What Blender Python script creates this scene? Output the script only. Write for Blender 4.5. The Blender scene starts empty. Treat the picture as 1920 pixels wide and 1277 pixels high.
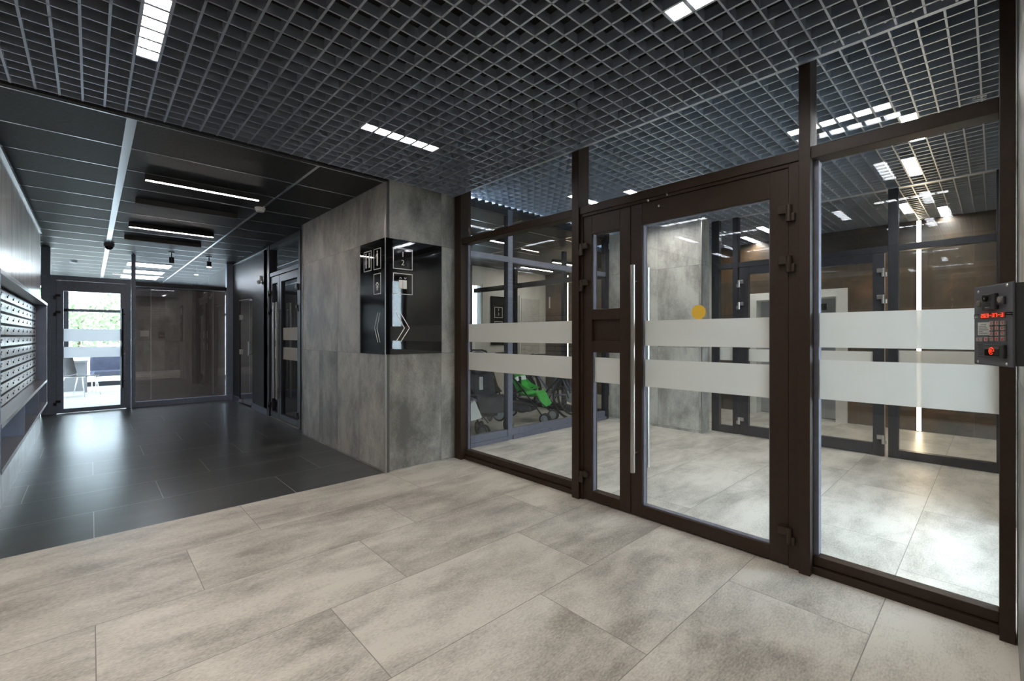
import bpy, bmesh, math, random
from mathutils import Vector, Matrix
random.seed(7)
S = bpy.context.scene
COL = S.collection

# ------------------------------------------------------------------ camera
cam_d = bpy.data.cameras.new('camera')
cam = bpy.data.objects.new('camera', cam_d); COL.objects.link(cam)
cam_d.sensor_width = 36.0
cam_d.lens = 36.0 * 847.0 / 1920.0
cam_d.shift_y = -(638.5 - 630.0) / 1920.0
cam_d.clip_start = 0.02
cam.location = (0, 0, 1.31)
cam.rotation_euler = (math.radians(90), 0, math.radians(-43))
S.camera = cam

# ------------------------------------------------------------------ world
W = bpy.data.worlds.new('world'); S.world = W; W.use_nodes = True
wn = W.node_tree.nodes; wl = W.node_tree.links; wn.clear()
wo = wn.new('ShaderNodeOutputWorld'); bg = wn.new('ShaderNodeBackground')
bg.inputs['Color'].default_value = (0.76, 0.88, 1.0, 1)
bg.inputs['Strength'].default_value = 4.4
wl.new(bg.outputs[0], wo.inputs[0])
S.view_settings.view_transform = 'Standard'
S.view_settings.look = 'None'
S.view_settings.exposure = 1.35
S.view_settings.gamma = 1.0
S.view_settings.use_curve_mapping = False
LAMP = 44.0          # ceiling lamps in the open cell ceilings
LINEAR = 42.0        # linear pendants in the corridor
STRIP = 9.0         # vertical light strip in the lift lobby

# ------------------------------------------------------------------ materials
def new_mat(name):
    m = bpy.data.materials.new(name); m.use_nodes = True
    m.node_tree.nodes.clear()
    return m, m.node_tree.nodes, m.node_tree.links

def mat(name, c, rough=0.5, metal=0.0, spec=0.5, var=0.0, vscale=8.0, stretch=(1, 1, 1), coat=0.0, aniso=None):
    m, n, l = new_mat(name)
    o = n.new('ShaderNodeOutputMaterial'); b = n.new('ShaderNodeBsdfPrincipled')
    l.new(b.outputs[0], o.inputs[0])
    b.inputs['Base Color'].default_value = (*c, 1)
    b.inputs['Roughness'].default_value = rough
    b.inputs['Metallic'].default_value = metal
    b.inputs['Specular IOR Level'].default_value = spec
    b.inputs['Coat Weight'].default_value = coat
    if var:
        g = n.new('ShaderNodeNewGeometry'); mp = n.new('ShaderNodeMapping')
        mp.inputs['Scale'].default_value = stretch
        nz = n.new('ShaderNodeTexNoise'); nz.inputs['Scale'].default_value = vscale
        nz.inputs['Detail'].default_value = 6
        r = n.new('ShaderNodeValToRGB')
        r.color_ramp.elements[0].position = 0.3; r.color_ramp.elements[1].position = 0.7
        r.color_ramp.elements[0].color = (*[x * (1 - var) for x in c], 1)
        r.color_ramp.elements[1].color = (*[min(1, x * (1 + var)) for x in c], 1)
        l.new(g.outputs['Position'], mp.inputs[0]); l.new(mp.outputs[0], nz.inputs['Vector'])
        l.new(nz.outputs['Fac'], r.inputs[0]); l.new(r.outputs[0], b.inputs['Base Color'])
    return m

def emit(name, c, s):
    m, n, l = new_mat(name)
    o = n.new('ShaderNodeOutputMaterial'); e = n.new('ShaderNodeEmission')
    e.inputs[0].default_value = (*c, 1); e.inputs[1].default_value = s
    l.new(e.outputs[0], o.inputs[0]); return m

def glass_mat(name, tint=(0.94, 0.96, 0.96), ior=1.45, extra=0.0):
    m, n, l = new_mat(name)
    o = n.new('ShaderNodeOutputMaterial'); mx = n.new('ShaderNodeMixShader')
    t = n.new('ShaderNodeBsdfTransparent'); t.inputs[0].default_value = (*tint, 1)
    g = n.new('ShaderNodeBsdfGlossy'); g.inputs['Roughness'].default_value = 0.0
    lw = n.new('ShaderNodeLayerWeight'); lw.inputs[0].default_value = 0.5      # 1 - |cos|, the same from both sides
    f0 = ((ior - 1) / (ior + 1)) ** 2
    p5 = M1(n, l, 'POWER', lw.outputs['Facing'], 5.0)
    fr = M1(n, l, 'ADD', M1(n, l, 'MULTIPLY', p5, 1 - f0), f0)
    l.new(fr, mx.inputs[0]); l.new(t.outputs[0], mx.inputs[1]); l.new(g.outputs[0], mx.inputs[2])
    l.new(mx.outputs[0], o.inputs[0]); return m

def frost_mat(name, c=(0.76, 0.755, 0.73)):
    m, n, l = new_mat(name)
    o = n.new('ShaderNodeOutputMaterial')
    d = n.new('ShaderNodeBsdfDiffuse'); d.inputs[0].default_value = (*c, 1)
    t = n.new('ShaderNodeBsdfTranslucent'); t.inputs[0].default_value = (*c, 1)
    tr = n.new('ShaderNodeBsdfTransparent'); tr.inputs[0].default_value = (1, 1, 1, 1)
    a = n.new('ShaderNodeMixShader'); a.inputs[0].default_value = 0.5
    b = n.new('ShaderNodeMixShader'); b.inputs[0].default_value = 0.10
    l.new(d.outputs[0], a.inputs[1]); l.new(t.outputs[0], a.inputs[2])
    l.new(a.outputs[0], b.inputs[1]); l.new(tr.outputs[0], b.inputs[2])
    l.new(b.outputs[0], o.inputs[0]); return m

def M1(n, l, op, a, b=None):
    m = n.new('ShaderNodeMath'); m.operation = op
    for i, v in enumerate((a, b)):
        if v is None: continue
        if isinstance(v, (int, float)): m.inputs[i].default_value = v
        else: l.new(v, m.inputs[i])
    return m.outputs[0]

def tile_mat(name, ramp, rough, U, V, joint, jw=0.0035, shift=0.0, stretch=(1, 1, 1), scale=1.6, tone=0.12, grain=0.12, spec=0.5, rvar=0.08):
    """stone tiles: U=(axis, period, offset) V=(axis, period, offset); every V row shifts its U joints"""
    m, n, l = new_mat(name)
    o = n.new('ShaderNodeOutputMaterial'); b = n.new('ShaderNodeBsdfPrincipled'); l.new(b.outputs[0], o.inputs[0])
    g = n.new('ShaderNodeNewGeometry'); sp = n.new('ShaderNodeSeparateXYZ'); l.new(g.outputs['Position'], sp.inputs[0])
    ax = dict(x=0, y=1, z=2)
    v = M1(n, l, 'DIVIDE', M1(n, l, 'SUBTRACT', sp.outputs[ax[V[0]]], V[2]), V[1])
    vf = M1(n, l, 'FLOOR', v); vr = M1(n, l, 'SUBTRACT', v, vf)
    u = M1(n, l, 'SUBTRACT', sp.outputs[ax[U[0]]], U[2])
    u = M1(n, l, 'SUBTRACT', u, M1(n, l, 'MULTIPLY', vf, shift))
    u = M1(n, l, 'DIVIDE', u, U[1]); uf = M1(n, l, 'FLOOR', u); ur = M1(n, l, 'SUBTRACT', u, uf)
    ju = M1(n, l, 'LESS_THAN', ur, jw / U[1]); jv = M1(n, l, 'LESS_THAN', vr, jw / V[1])
    j = M1(n, l, 'MAXIMUM', ju, jv)
    cb = n.new('ShaderNodeCombineXYZ'); l.new(uf, cb.inputs[0]); l.new(vf, cb.inputs[1])
    wn_ = n.new('ShaderNodeTexWhiteNoise'); wn_.noise_dimensions = '2D'; l.new(cb.outputs[0], wn_.inputs['Vector'])
    mp = n.new('ShaderNodeMapping'); mp.inputs['Scale'].default_value = stretch; l.new(g.outputs['Position'], mp.inputs[0])
    nz = n.new('ShaderNodeTexNoise'); nz.noise_dimensions = '4D'; nz.inputs['Scale'].default_value = scale
    nz.inputs['Detail'].default_value = 8; nz.inputs['Roughness'].default_value = 0.70; nz.inputs['Distortion'].default_value = 0.3
    l.new(mp.outputs[0], nz.inputs['Vector']); l.new(M1(n, l, 'MULTIPLY', wn_.outputs['Value'], 40.0), nz.inputs['W'])
    n2 = n.new('ShaderNodeTexNoise'); n2.inputs['Scale'].default_value = 55; n2.inputs['Detail'].default_value = 5
    l.new(mp.outputs[0], n2.inputs['Vector'])
    f = M1(n, l, 'ADD', nz.outputs['Fac'], M1(n, l, 'MULTIPLY', M1(n, l, 'SUBTRACT', n2.outputs['Fac'], 0.5), grain))
    f = M1(n, l, 'ADD', f, M1(n, l, 'MULTIPLY', M1(n, l, 'SUBTRACT', wn_.outputs['Value'], 0.5), tone))
    r = n.new('ShaderNodeValToRGB'); cr = r.color_ramp
    while len(cr.elements) < len(ramp): cr.elements.new(0.5)
    for e, (p, c) in zip(cr.elements, ramp): e.position = p; e.color = (*c, 1)
    l.new(f, r.inputs[0])
    mx = n.new('ShaderNodeMix'); mx.data_type = 'RGBA'
    l.new(j, mx.inputs[0]); l.new(r.outputs[0], mx.inputs[6]); mx.inputs[7].default_value = (*joint, 1)
    l.new(mx.outputs[2], b.inputs['Base Color'])
    l.new(M1(n, l, 'ADD', M1(n, l, 'MULTIPLY', nz.outputs['Fac'], rvar), rough), b.inputs['Roughness'])
    b.inputs['Specular IOR Level'].default_value = spec
    return m

TU = ('x', 1.2417, 0.0131); TV = ('y', 0.6016, 3.985)
m_floor = tile_mat('light_stone_tiles', [(0.33, (0.25, 0.228, 0.20)), (0.46, (0.41, 0.383, 0.343)), (0.60, (0.57, 0.538, 0.485))],
                   0.33, TU, TV, (0.20, 0.18, 0.16), 0.004, 0.4139, (1.0, 2.4, 1), 1.6, 0.07, 0.40)
m_dark = tile_mat('dark_stone_tiles', [(0.32, (0.022, 0.023, 0.024)), (0.5, (0.042, 0.043, 0.044)), (0.66, (0.075, 0.077, 0.079))],
                  0.26, TU, TV, (0.34, 0.34, 0.33), 0.005, 0.4139, (0.8, 3.4, 1), 1.5, 0.06, 0.3, spec=1.0)
cram = [(0.34, (0.13, 0.126, 0.120)), (0.47, (0.27, 0.262, 0.246)), (0.62, (0.47, 0.46, 0.43))]
m_con_x = tile_mat('concrete_tiles_x', cram, 0.42, ('y', 0.5745, 3.98), ('z', 1.118, 0.012), (0.10, 0.10, 0.095), 0.003, 0, (1.9, 1.9, 1.0), 1.3, 0.09, 0.18)
m_con_y = tile_mat('concrete_tiles_y', cram, 0.42, ('x', 0.63, 0.802), ('z', 1.118, 0.012), (0.10, 0.10, 0.095), 0.003, 0, (1.9, 1.9, 1.0), 1.3, 0.09, 0.18)
m_con_p = tile_mat('concrete_tiles_pillar', cram, 0.42, ('y', 0.6, 2.735), ('z', 1.12, 0.03), (0.10, 0.10, 0.095), 0.003, 0, (1.9, 1.9, 1.0), 1.3, 0.09, 0.18)
m_brown = tile_mat('rust_brown_tiles', [(0.3, (0.040, 0.034, 0.029)), (0.5, (0.085, 0.062, 0.043)), (0.7, (0.19, 0.105, 0.055))],
                   0.3, ('y', 1.2, 0.195), ('z', 0.565, 0.002), (0.16, 0.13, 0.10), 0.004, 0.6, (2, 2, 2), 1.0, 0.2, 0.2)
m_left = tile_mat('glossy_grey_tiles', [(0.3, (0.52, 0.52, 0.52)), (0.7, (0.76, 0.76, 0.75))],
                  0.16, ('y', 0.6016, 4.586), ('z', 1.2, 0.3), (0.10, 0.10, 0.10), 0.005, 0, (2, 2, 0.6), 2.0, 0.06, 0.1)
m_white = mat('white_paint', (0.72, 0.71, 0.68), 0.6, var=0.04)
m_blackwall = mat('black_wall_panel', (0.012, 0.012, 0.013), 0.35, var=0.2, vscale=3)
m_cellbar = mat('cell_bar_paint', (0.74, 0.79, 0.88), 0.38, 0.93)
m_plenum = mat('black_plenum', (0.006, 0.006, 0.007), 0.9)
m_ctile = mat('black_ceiling_tile', (0.013, 0.013, 0.014), 0.5, spec=0.4, var=0.85, vscale=60, stretch=(1, 1, 1))
m_tbar = mat('bright_t_bar', (0.80, 0.82, 0.86), 0.26, 1.0)
m_brownframe = mat('dark_brown_aluminium', (0.030, 0.0165, 0.010), 0.48, 0.0, spec=0.3, var=0.12, vscale=30)
m_greyframe = mat('graphite_aluminium', (0.024, 0.025, 0.033), 0.36, 0.3, var=0.1, vscale=30)
m_blueframe = mat('blue_grey_aluminium', (0.15, 0.158, 0.20), 0.38, 0.3, var=0.1, vscale=30)
m_endframe = mat('steel_blue_aluminium', (0.34, 0.41, 0.53), 0.38, 0.1, var=0.1, vscale=30)
m_gasket = mat('black_gasket', (0.008, 0.008, 0.009), 0.6)
m_glass = glass_mat('clear_glass')
m_tintglass = glass_mat('dark_glass', (0.68, 0.70, 0.73), 1.55)
m_frost = frost_mat('frosted_film')
m_frostlit = frost_mat('backlit_frosted_film', (0.9, 0.92, 0.95))  # paler copy of the frosted film, backlight put into its colour
m_steel = mat('brushed_steel', (0.50, 0.475, 0.45), 0.28, 1.0)
m_chrome = mat('chrome', (0.85, 0.86, 0.88), 0.08, 1.0)
m_hinge = mat('bronze_hinge', (0.055, 0.040, 0.030), 0.32, 0.7)
m_blackgloss = mat('black_gloss_panel', (0.004, 0.004, 0.005), 0.03, 0, 0.9)
m_print = mat('white_print', (0.86, 0.85, 0.82), 0.5)
m_blackplastic = mat('black_plastic', (0.012, 0.012, 0.013), 0.35)
m_matteblack = mat('matte_black', (0.018, 0.018, 0.020), 0.6)
m_yellow = mat('yellow_sticker', (0.85, 0.52, 0.05), 0.5)
m_lampface = emit('lamp_face', (1.0, 0.935, 0.85), LAMP)
m_linear = emit('linear_lamp_face', (1.0, 0.88, 0.80), LINEAR)
m_strip = emit('strip_lamp_face', (1.0, 0.74, 0.48), STRIP)
m_panel = emit('lit_ceiling_panel', (0.86, 0.93, 1.0), 14.0)
m_cabinet = mat('blue_grey_board', (0.37, 0.44, 0.60), 0.45, var=0.08)
m_shelf = mat('grey_shelf_board', (0.30, 0.31, 0.34), 0.28)
m_mail = mat('white_mailbox_metal', (0.88, 0.89, 0.92), 0.25)
m_intercom = mat('graphite_faceplate', (0.10, 0.10, 0.115), 0.42, 0.4, var=0.1, vscale=300)
m_red = emit('red_display', (1.0, 0.055, 0.02), 0.8)
m_redkey = mat('red_key_print', (0.75, 0.05, 0.05), 0.5)
m_redglow = mat('dark_red_window', (0.12, 0.004, 0.003), 0.15)
m_plate = mat('grey_label_plate', (0.45, 0.47, 0.45), 0.4)
m_green = mat('green_fabric', (0.06, 0.42, 0.06), 0.8, var=0.25, vscale=12)
m_greyfab = mat('charcoal_fabric', (0.045, 0.045, 0.055), 0.85, var=0.3, vscale=14)
m_palefab = mat('pale_grey_fabric', (0.55, 0.54, 0.52), 0.8, var=0.1)
m_navyfab = mat('blue_grey_fabric', (0.12, 0.14, 0.22), 0.7, var=0.15)
m_rubber = mat('wheel_rubber', (0.025, 0.025, 0.028), 0.6)
m_greyplastic = mat('grey_plastic', (0.30, 0.31, 0.33), 0.4)
m_orange = mat('orange_reflector', (0.9, 0.18, 0.02), 0.3)
m_blind = mat('brown_blind_slat', (0.17, 0.125, 0.105), 0.4)
m_leaf = mat('leaf', (0.06, 0.14, 0.025), 0.7, var=0.4, vscale=3)
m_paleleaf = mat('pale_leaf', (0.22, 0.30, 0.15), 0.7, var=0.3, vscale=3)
m_bark = mat('bark', (0.10, 0.07, 0.045), 0.9)
m_paving = mat('pale_paving', (0.55, 0.54, 0.50), 0.8, var=0.1)
m_elev = mat('lift_steel', (0.48, 0.50, 0.53), 0.28, 0.8, var=0.1, vscale=4)
m_greendisp = emit('green_exit_face', (0.05, 0.7, 0.2), 0.8)
m_offwhite = mat('offwhite_plastic', (0.72, 0.72, 0.72), 0.4)

# ------------------------------------------------------------------ geometry helpers
class MB:
    def __init__(s): s.bm = bmesh.new()
    def box(s, x0, x1, y0, y1, z0, z1, bevel=0.0):
        r = bmesh.ops.create_cube(s.bm, size=1.0)
        vs = r['verts']
        cx, cy, cz = (x0 + x1) / 2, (y0 + y1) / 2, (z0 + z1) / 2
        for v in vs:
            v.co = Vector((cx + v.co.x * abs(x1 - x0), cy + v.co.y * abs(y1 - y0), cz + v.co.z * abs(z1 - z0)))
        if bevel:
            es = list({e for v in vs for e in v.link_edges})
            bmesh.ops.bevel(s.bm, geom=es, offset=bevel, segments=2, affect='EDGES', profile=0.6)
        return s
    def cyl(s, p0, p1, r, seg=16, r2=None, caps=True):
        p0, p1 = Vector(p0), Vector(p1); d = p1 - p0
        R = d.to_track_quat('Z', 'Y').to_matrix().to_4x4(); R.translation = (p0 + p1) / 2
        bmesh.ops.create_cone(s.bm, cap_ends=caps, segments=seg, radius1=r, radius2=r if r2 is None else r2, depth=d.length, matrix=R)
        return s
    def tube(s, pts, r, seg=8, closed=False):
        pts = [Vector(p) for p in pts]; rings = []
        N = len(pts)
        for i, p in enumerate(pts):
            if closed: t = pts[(i + 1) % N] - pts[i - 1]
            else: t = pts[min(i + 1, N - 1)] - pts[max(i - 1, 0)]
            t.normalize()
            up = Vector((0, 0, 1)) if abs(t.z) < 0.9 else Vector((0, 1, 0))
            a = t.cross(up).normalized(); b = t.cross(a).normalized()
            rings.append([s.bm.verts.new(p + a * math.cos(2 * math.pi * k / seg) * r + b * math.sin(2 * math.pi * k / seg) * r) for k in range(seg)])
        rng = range(N) if closed else range(N - 1)
        for i in rng:
            A, B = rings[i], rings[(i + 1) % N]
            # best match for closed loops
            for k in range(seg):
                s.bm.faces.new((A[k], A[(k + 1) % seg], B[(k + 1) % seg], B[k]))
        if not closed:
            s.bm.faces.new(rings[0][::-1]); s.bm.faces.new(rings[-1])
        return s
    def torus(s, c, axis, R, r, seg=28, sseg=8):
        c = Vector(c); ax = Vector(axis).normalized()
        u = ax.orthogonal().normalized(); w = ax.cross(u)
        rings = []
        for i in range(seg):
            a = 2 * math.pi * i / seg; d = u * math.cos(a) + w * math.sin(a)
            rings.append([s.bm.verts.new(c + d * (R + r * math.cos(2 * math.pi * k / sseg)) + ax * r * math.sin(2 * math.pi * k / sseg)) for k in range(sseg)])
        for i in range(seg):
            A, B = rings[i], rings[(i + 1) % seg]
            for k in range(sseg): s.bm.faces.new((A[k], B[k], B[(k + 1) % sseg], A[(k + 1) % sseg]))
        return s
    def sphere(s, c, r, sc=(1, 1, 1), seg=16):
        Mx = Matrix.Translation(c) @ Matrix.Diagonal((*sc, 1))
        bmesh.ops.create_uvsphere(s.bm, u_segments=seg, v_segments=max(6, seg // 2), radius=r, matrix=Mx); return s
    def prism(s, poly, z0, z1):
        a = [s.bm.verts.new((x, y, z0)) for x, y in poly]; b = [s.bm.verts.new((x, y, z1)) for x, y in poly]
        s.bm.faces.new(a[::-1]); s.bm.faces.new(b); n = len(poly)
        for i in range(n): s.bm.faces.new((a[i], a[(i + 1) % n], b[(i + 1) % n], b[i]))
        return s
    def sheet(s, rows, th):
        """curved panel given as rows of points, with thickness"""
        g = [[Vector(p) for p in r] for r in rows]
        H, Wd = len(g), len(g[0]); N = [[None] * Wd for _ in g]
        for i in range(H):
            for j in range(Wd):
                du = g[i][min(j + 1, Wd - 1)] - g[i][max(j - 1, 0)]; dv = g[min(i + 1, H - 1)][j] - g[max(i - 1, 0)][j]
                N[i][j] = du.cross(dv).normalized()
        A = [[s.bm.verts.new(g[i][j]) for j in range(Wd)] for i in range(H)]
        B = [[s.bm.verts.new(g[i][j] + N[i][j] * th) for j in range(Wd)] for i in range(H)]
        for i in range(H - 1):
            for j in range(Wd - 1):
                s.bm.faces.new((A[i][j], A[i + 1][j], A[i + 1][j + 1], A[i][j + 1]))
                s.bm.faces.new((B[i][j], B[i][j + 1], B[i + 1][j + 1], B[i + 1][j]))
        for i in range(H - 1):
            s.bm.faces.new((A[i][0], B[i][0], B[i + 1][0], A[i + 1][0])); s.bm.faces.new((A[i][-1], A[i + 1][-1], B[i + 1][-1], B[i][-1]))
        for j in range(Wd - 1):
            s.bm.faces.new((A[0][j], A[0][j + 1], B[0][j + 1], B[0][j])); s.bm.faces.new((A[-1][j], B[-1][j], B[-1][j + 1], A[-1][j + 1]))
        return s
    def build(s, name, m, parent=None, smooth=False):
        bmesh.ops.recalc_face_normals(s.bm, faces=s.bm.faces[:])
        me = bpy.data.meshes.new(name); s.bm.to_mesh(me); s.bm.free()
        me.materials.append(m)
        if smooth:
            for p in me.polygons: p.use_smooth = True
            me.set_sharp_from_angle(angle=math.radians(35))
        o = bpy.data.objects.new(name, me); COL.objects.link(o)
        if parent is not None: o.parent = parent
        return o

def box(name, m, x0, x1, y0, y1, z0, z1, parent=None, bevel=0.0):
    return MB().box(x0, x1, y0, y1, z0, z1, bevel).build(name, m, parent)
def tag(o, label=None, cat=None, group=None, kind=None):
    if label: o['label'] = label
    if cat: o['category'] = cat
    if group: o['group'] = group
    if kind: o['kind'] = kind
    return o
def empty(name, loc=(0, 0, 0), rz=0.0, parent=None):
    o = bpy.data.objects.new(name, None); COL.objects.link(o); o.location = loc; o.rotation_euler = (0, 0, rz)
    o.empty_display_size = 0.1
    return o
def struct(o, label=None, cat=None): return tag(o, label, cat, None, 'structure')
def text(name, s, size, m, parent, loc, rot, ext=0.0008, align='CENTER'):
    cu = bpy.data.curves.new(name, 'FONT'); cu.body = s; cu.size = size; cu.extrude = ext
    cu.align_x = align; cu.align_y = 'CENTER'; cu.resolution_u = 4
    t = bpy.data.objects.new(name, cu); COL.objects.link(t)
    bpy.context.view_layer.update()
    me = bpy.data.meshes.new_from_object(t)
    COL.objects.unlink(t); bpy.data.objects.remove(t)
    me.materials.clear(); me.materials.append(m)
    o = bpy.data.objects.new(name, me); COL.objects.link(o)
    o.location = loc; o.rotation_euler = rot
    if parent is not None: o.parent = parent
    return o

# ================================================================== SETTING
ZC = 2.79      # lobby and corridor ceiling
ZV = 2.90      # vestibule and lift lobby ceiling
WY = -0.062    # wall beside the camera
L = -3.6       # left end of the lobby
# floors
fl = MB()
fl.box(L, 2.13, WY - 0.2, 3.985, -0.1, 0.0); fl.box(2.13, 8.6, WY - 0.2, 8.4, -0.1, 0.0)
struct(fl.build('floor', m_floor), 'pale stone tile floor in large staggered slabs', 'floor')
struct(box('floor', m_paving, -0.9, 2.13, 10.86, 16.0, -0.1, 0.0), 'pale floor of the bright far room', 'floor')
struct(box('floor', m_dark, -0.9, 2.13, 3.985, 10.86, -0.1, 0.0), 'dark stone tile floor of the corridor on the left', 'floor')
# wall beside the camera
wr = MB(); wr.box(L, 3.0, WY - 0.2, WY, 0, 3.28); wr.box(4.62, 8.6, WY - 0.2, WY, 0, 3.28); wr.box(3.0, 4.62, WY - 0.2, WY, 2.5, 3.28)
struct(wr.build('wall_right', m_con_y), 'concrete look wall at the right edge', 'wall')
w4 = empty('window_4', (3.81, WY - .1, 0)); struct(w4, 'outer glazed entrance of the vestibule, right of the view', 'window')
f = MB(); f.box(-.81, .81, -.04, .04, 0, .1); f.box(-.81, .81, -.04, .04, 2.4, 2.5)
for x in (-.81, .0, .74): f.box(x, x + .07, -.04, .04, .1, 2.4)
f.build('window_frame', m_brownframe, w4); MB().box(-.8, .8, -.004, .004, .1, 2.4).build('window_pane', m_glass, w4)
# lobby left wall (off frame)
lw = MB(); lw.box(L - 0.2, L, WY, 4.2, 0, 3.2)
struct(lw.build('wall_left', m_con_x), 'concrete wall at the left end of the lobby', 'wall')
struct(box('wall_back', m_con_y, L, -0.9, 3.985, 4.2, 0, 3.2), 'concrete wall left of the corridor mouth', 'wall')
# corridor left wall (with recess for the mailbox cabinet)
cl = MB()
cl.box(-0.9, -0.5, 3.985, 4.38, 0, 2.70); cl.box(-0.9, -0.5, 4.38, 8.72, 0, 0.40); cl.box(-0.9, -0.5, 4.38, 8.72, 1.745, 2.70)
cl.box(-0.9, -0.5, 8.72, 8.85, 0, 2.70); cl.box(-0.9, -0.60, 4.38, 8.72, 0.40, 1.745)
struct(cl.build('wall_corridor_left', m_left), 'glossy grey tiled wall around the mailboxes', 'wall')
struct(box('trim_1', m_tbar, -0.52, -0.485, 3.985, 8.86, 2.70, 2.735), 'bright metal strip along the top of the left wall', 'trim')
struct(box('wall_corridor_recess', m_blackwall, -0.9, -0.62, 8.85, 10.9, 0, ZC), 'dark recess wall beside the far door', 'wall')
box_ = MB().box(-0.9, -0.53, 3.985, 8.85, 2.735, 2.80)
struct(box_.build('trim_2', m_blackwall), 'black gap above the left wall', 'trim')
# column with concrete tiles
cx = MB().box(2.062, 2.10, 3.98, 6.30, 0, ZC + 0.4)
struct(cx.build('wall_column_left', m_con_x), 'grey concrete tile column, long left face', 'wall')
cy = MB().box(2.10, 2.905, 3.98, 4.16, 0, ZC + 0.4)
struct(cy.build('wall_column_right', m_con_y), 'grey concrete tile column, face beside the glass partition', 'wall')
cb = MB().box(2.10, 2.30, 4.16, 6.35, 0, ZC + 0.4)
struct(cb.build('wall_column_core', m_con_x), 'inner side of the concrete column', 'wall')
struct(box('trim_3', m_steel, 2.055, 2.067, 3.973, 3.985, 0, ZC), 'thin metal corner strip of the column', 'trim')
struct(box('trim_4', m_steel, 2.054, 2.066, 6.292, 6.304, 0, ZC), 'thin metal strip where the column meets the corridor door', 'trim')
# corridor right side: black wall with door opening y 9.19..10.14
bw = MB(); bw.box(2.14, 2.34, 8.20, 9.19, 0, ZC); bw.box(2.14, 2.34, 10.14, 10.9, 0, ZC); bw.box(2.14, 2.34, 9.19, 10.14, 2.02, ZC)
struct(bw.build('wall_corridor_right', m_blackwall), 'black wall panel at the end of the corridor', 'wall')
struct(MB().box(3.4, 3.5, 8.9, 10.6, 0, ZC).box(2.34, 3.4, 8.9, 9.0, 0, ZC).box(2.34, 3.4, 10.5, 10.6, 0, ZC).box(2.13, 3.5, 8.9, 10.6, -.1, 0).box(2.34, 3.5, 8.9, 10.6, 2.4, 2.5).build('wall_side_room', m_blackwall), 'dark room behind the mirror glass door', 'wall')
sk = MB(); sk.box(2.125, 2.14, 8.20, 9.19, 0, 0.10); sk.box(2.125, 2.14, 10.14, 10.7, 0, 0.10)
struct(sk.build('baseboard_right', m_blueframe), 'grey baseboard under the black wall', 'baseboard')
struct(box('trim_5', m_tbar, 2.122, 2.14, 8.20, 10.72, 2.745, 2.757), 'thin bright line along the top of the black wall', 'trim')
# lift lobby wall and elevator niche
LX = 8.33
lb = MB(); lb.box(LX, LX + 0.2, WY, 1.62, 0, 3.28); lb.box(LX, LX + 0.2, 2.83, 3.42, 0, 3.28); lb.box(LX, LX + 0.2, 1.62, 2.83, 1.93, 3.28)
struct(lb.build('wall_lift_lobby', m_brown), 'rust brown tiled wall of the lift lobby', 'wall')
struct(box('wall_lift_lobby_white', m_white, LX - 0.02, LX + 0.2, 3.42, 5.0, 0, 3.28), 'white painted strip of lift lobby wall', 'wall')
struct(box('wall_lift_lobby_far', m_brown, LX, LX + 0.2, 5.0, 7.9, 0, 3.28), 'grey wall beyond the stroller room', 'wall')
# white wall behind the stroller room
ww = MB(); ww.box(6.30, LX, 7.70, 7.9, 0, ZV); ww.box(6.0, 6.30, 7.70, 7.9, 0, 1.35); ww.box(6.0, 6.30, 7.70, 7.9, 2.45, ZV)
struct(ww.build('wall_far_white', m_white), 'white wall far behind the stroller room', 'wall')
struct(MB().box(2.14, 6.0, 8.25, 8.45, 0, ZC + .2).box(5.9, 6.0, 7.69, 8.25, 0, ZC + .2).build('wall_stroller_room_back', m_blackwall), 'dark wall at the back of the stroller room', 'wall')
w2 = empty('window_2', (6.15, 7.75, 1.35)); struct(w2, 'bright small window in the far white wall', 'window')
MB().box(-0.15, 0.15, -0.03, 0.03, 0, 0.04).box(-0.15, 0.15, -0.03, 0.03, 1.06, 1.1).box(-0.15, -0.12, -0.03, 0.03, 0.04, 1.06).box(0.12, 0.15, -0.03, 0.03, 0.04, 1.06).build('window_frame', m_white, w2)
MB().box(-0.12, 0.12, -0.004, 0.004, 0.04, 1.06).build('window_pane', m_glass, w2)
# pillar
struct(box('wall_pillar', m_con_p, 6.0, 6.24, 2.70, 4.18, 0, ZV + 0.3), 'concrete tile pillar seen through the entrance door', 'wall')
struct(box('trim_6', m_steel, 5.994, 6.004, 2.694, 2.704, 0, ZV), 'thin metal corner strip of the pillar', 'trim')
# vestibule floor skirt left of door wall handled by the partition

# ---- ceilings
def cell_ceiling(name, x0, x1, y0, y1, z, px, py, xoff, yoff, label):
    m = MB(); t = 0.0055
    x = xoff + math.ceil((x0 - xoff) / px) * px
    while x < x1:
        m.box(x - t, x + t, y0, y1, z, z + 0.05); x += px
    y = yoff + math.ceil((y0 - yoff) / py) * py
    while y < y1:
        m.box(x0, x1, y - t * 0.8, y + t * 0.8, z, z + 0.05); y += py
    struct(m.build(name, m_cellbar), label, 'ceiling')
P = 0.1026
XO, YO = 0.168, 3.0945
cell_ceiling('ceiling_cells', L, 2.82, WY, 3.93, ZC, P, P, XO, YO, 'open cell metal grid ceiling over the lobby')
cell_ceiling('ceiling_cells', 2.86, 6.30, WY, 4.16, ZV, P * 1.03, P * 1.03, 3.975, 0.49, 'open cell metal grid ceiling over the glazed vestibule')
cell_ceiling('ceiling_cells', 6.36, LX, WY, 4.9, ZV, P * 1.03, P * 1.03, 7.14, 0.72, 'open cell metal grid ceiling over the lift lobby')
struct(box('ceiling', m_plenum, L - 0.2, 2.9, WY - 0.2, 4.16, 3.12, 3.2), 'black void above the lobby cells', 'ceiling')
struct(box('ceiling', m_plenum, 2.9, 8.6, WY - 0.2, 5.0, 3.2, 3.28), 'black void above the vestibule cells', 'ceiling')
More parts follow.
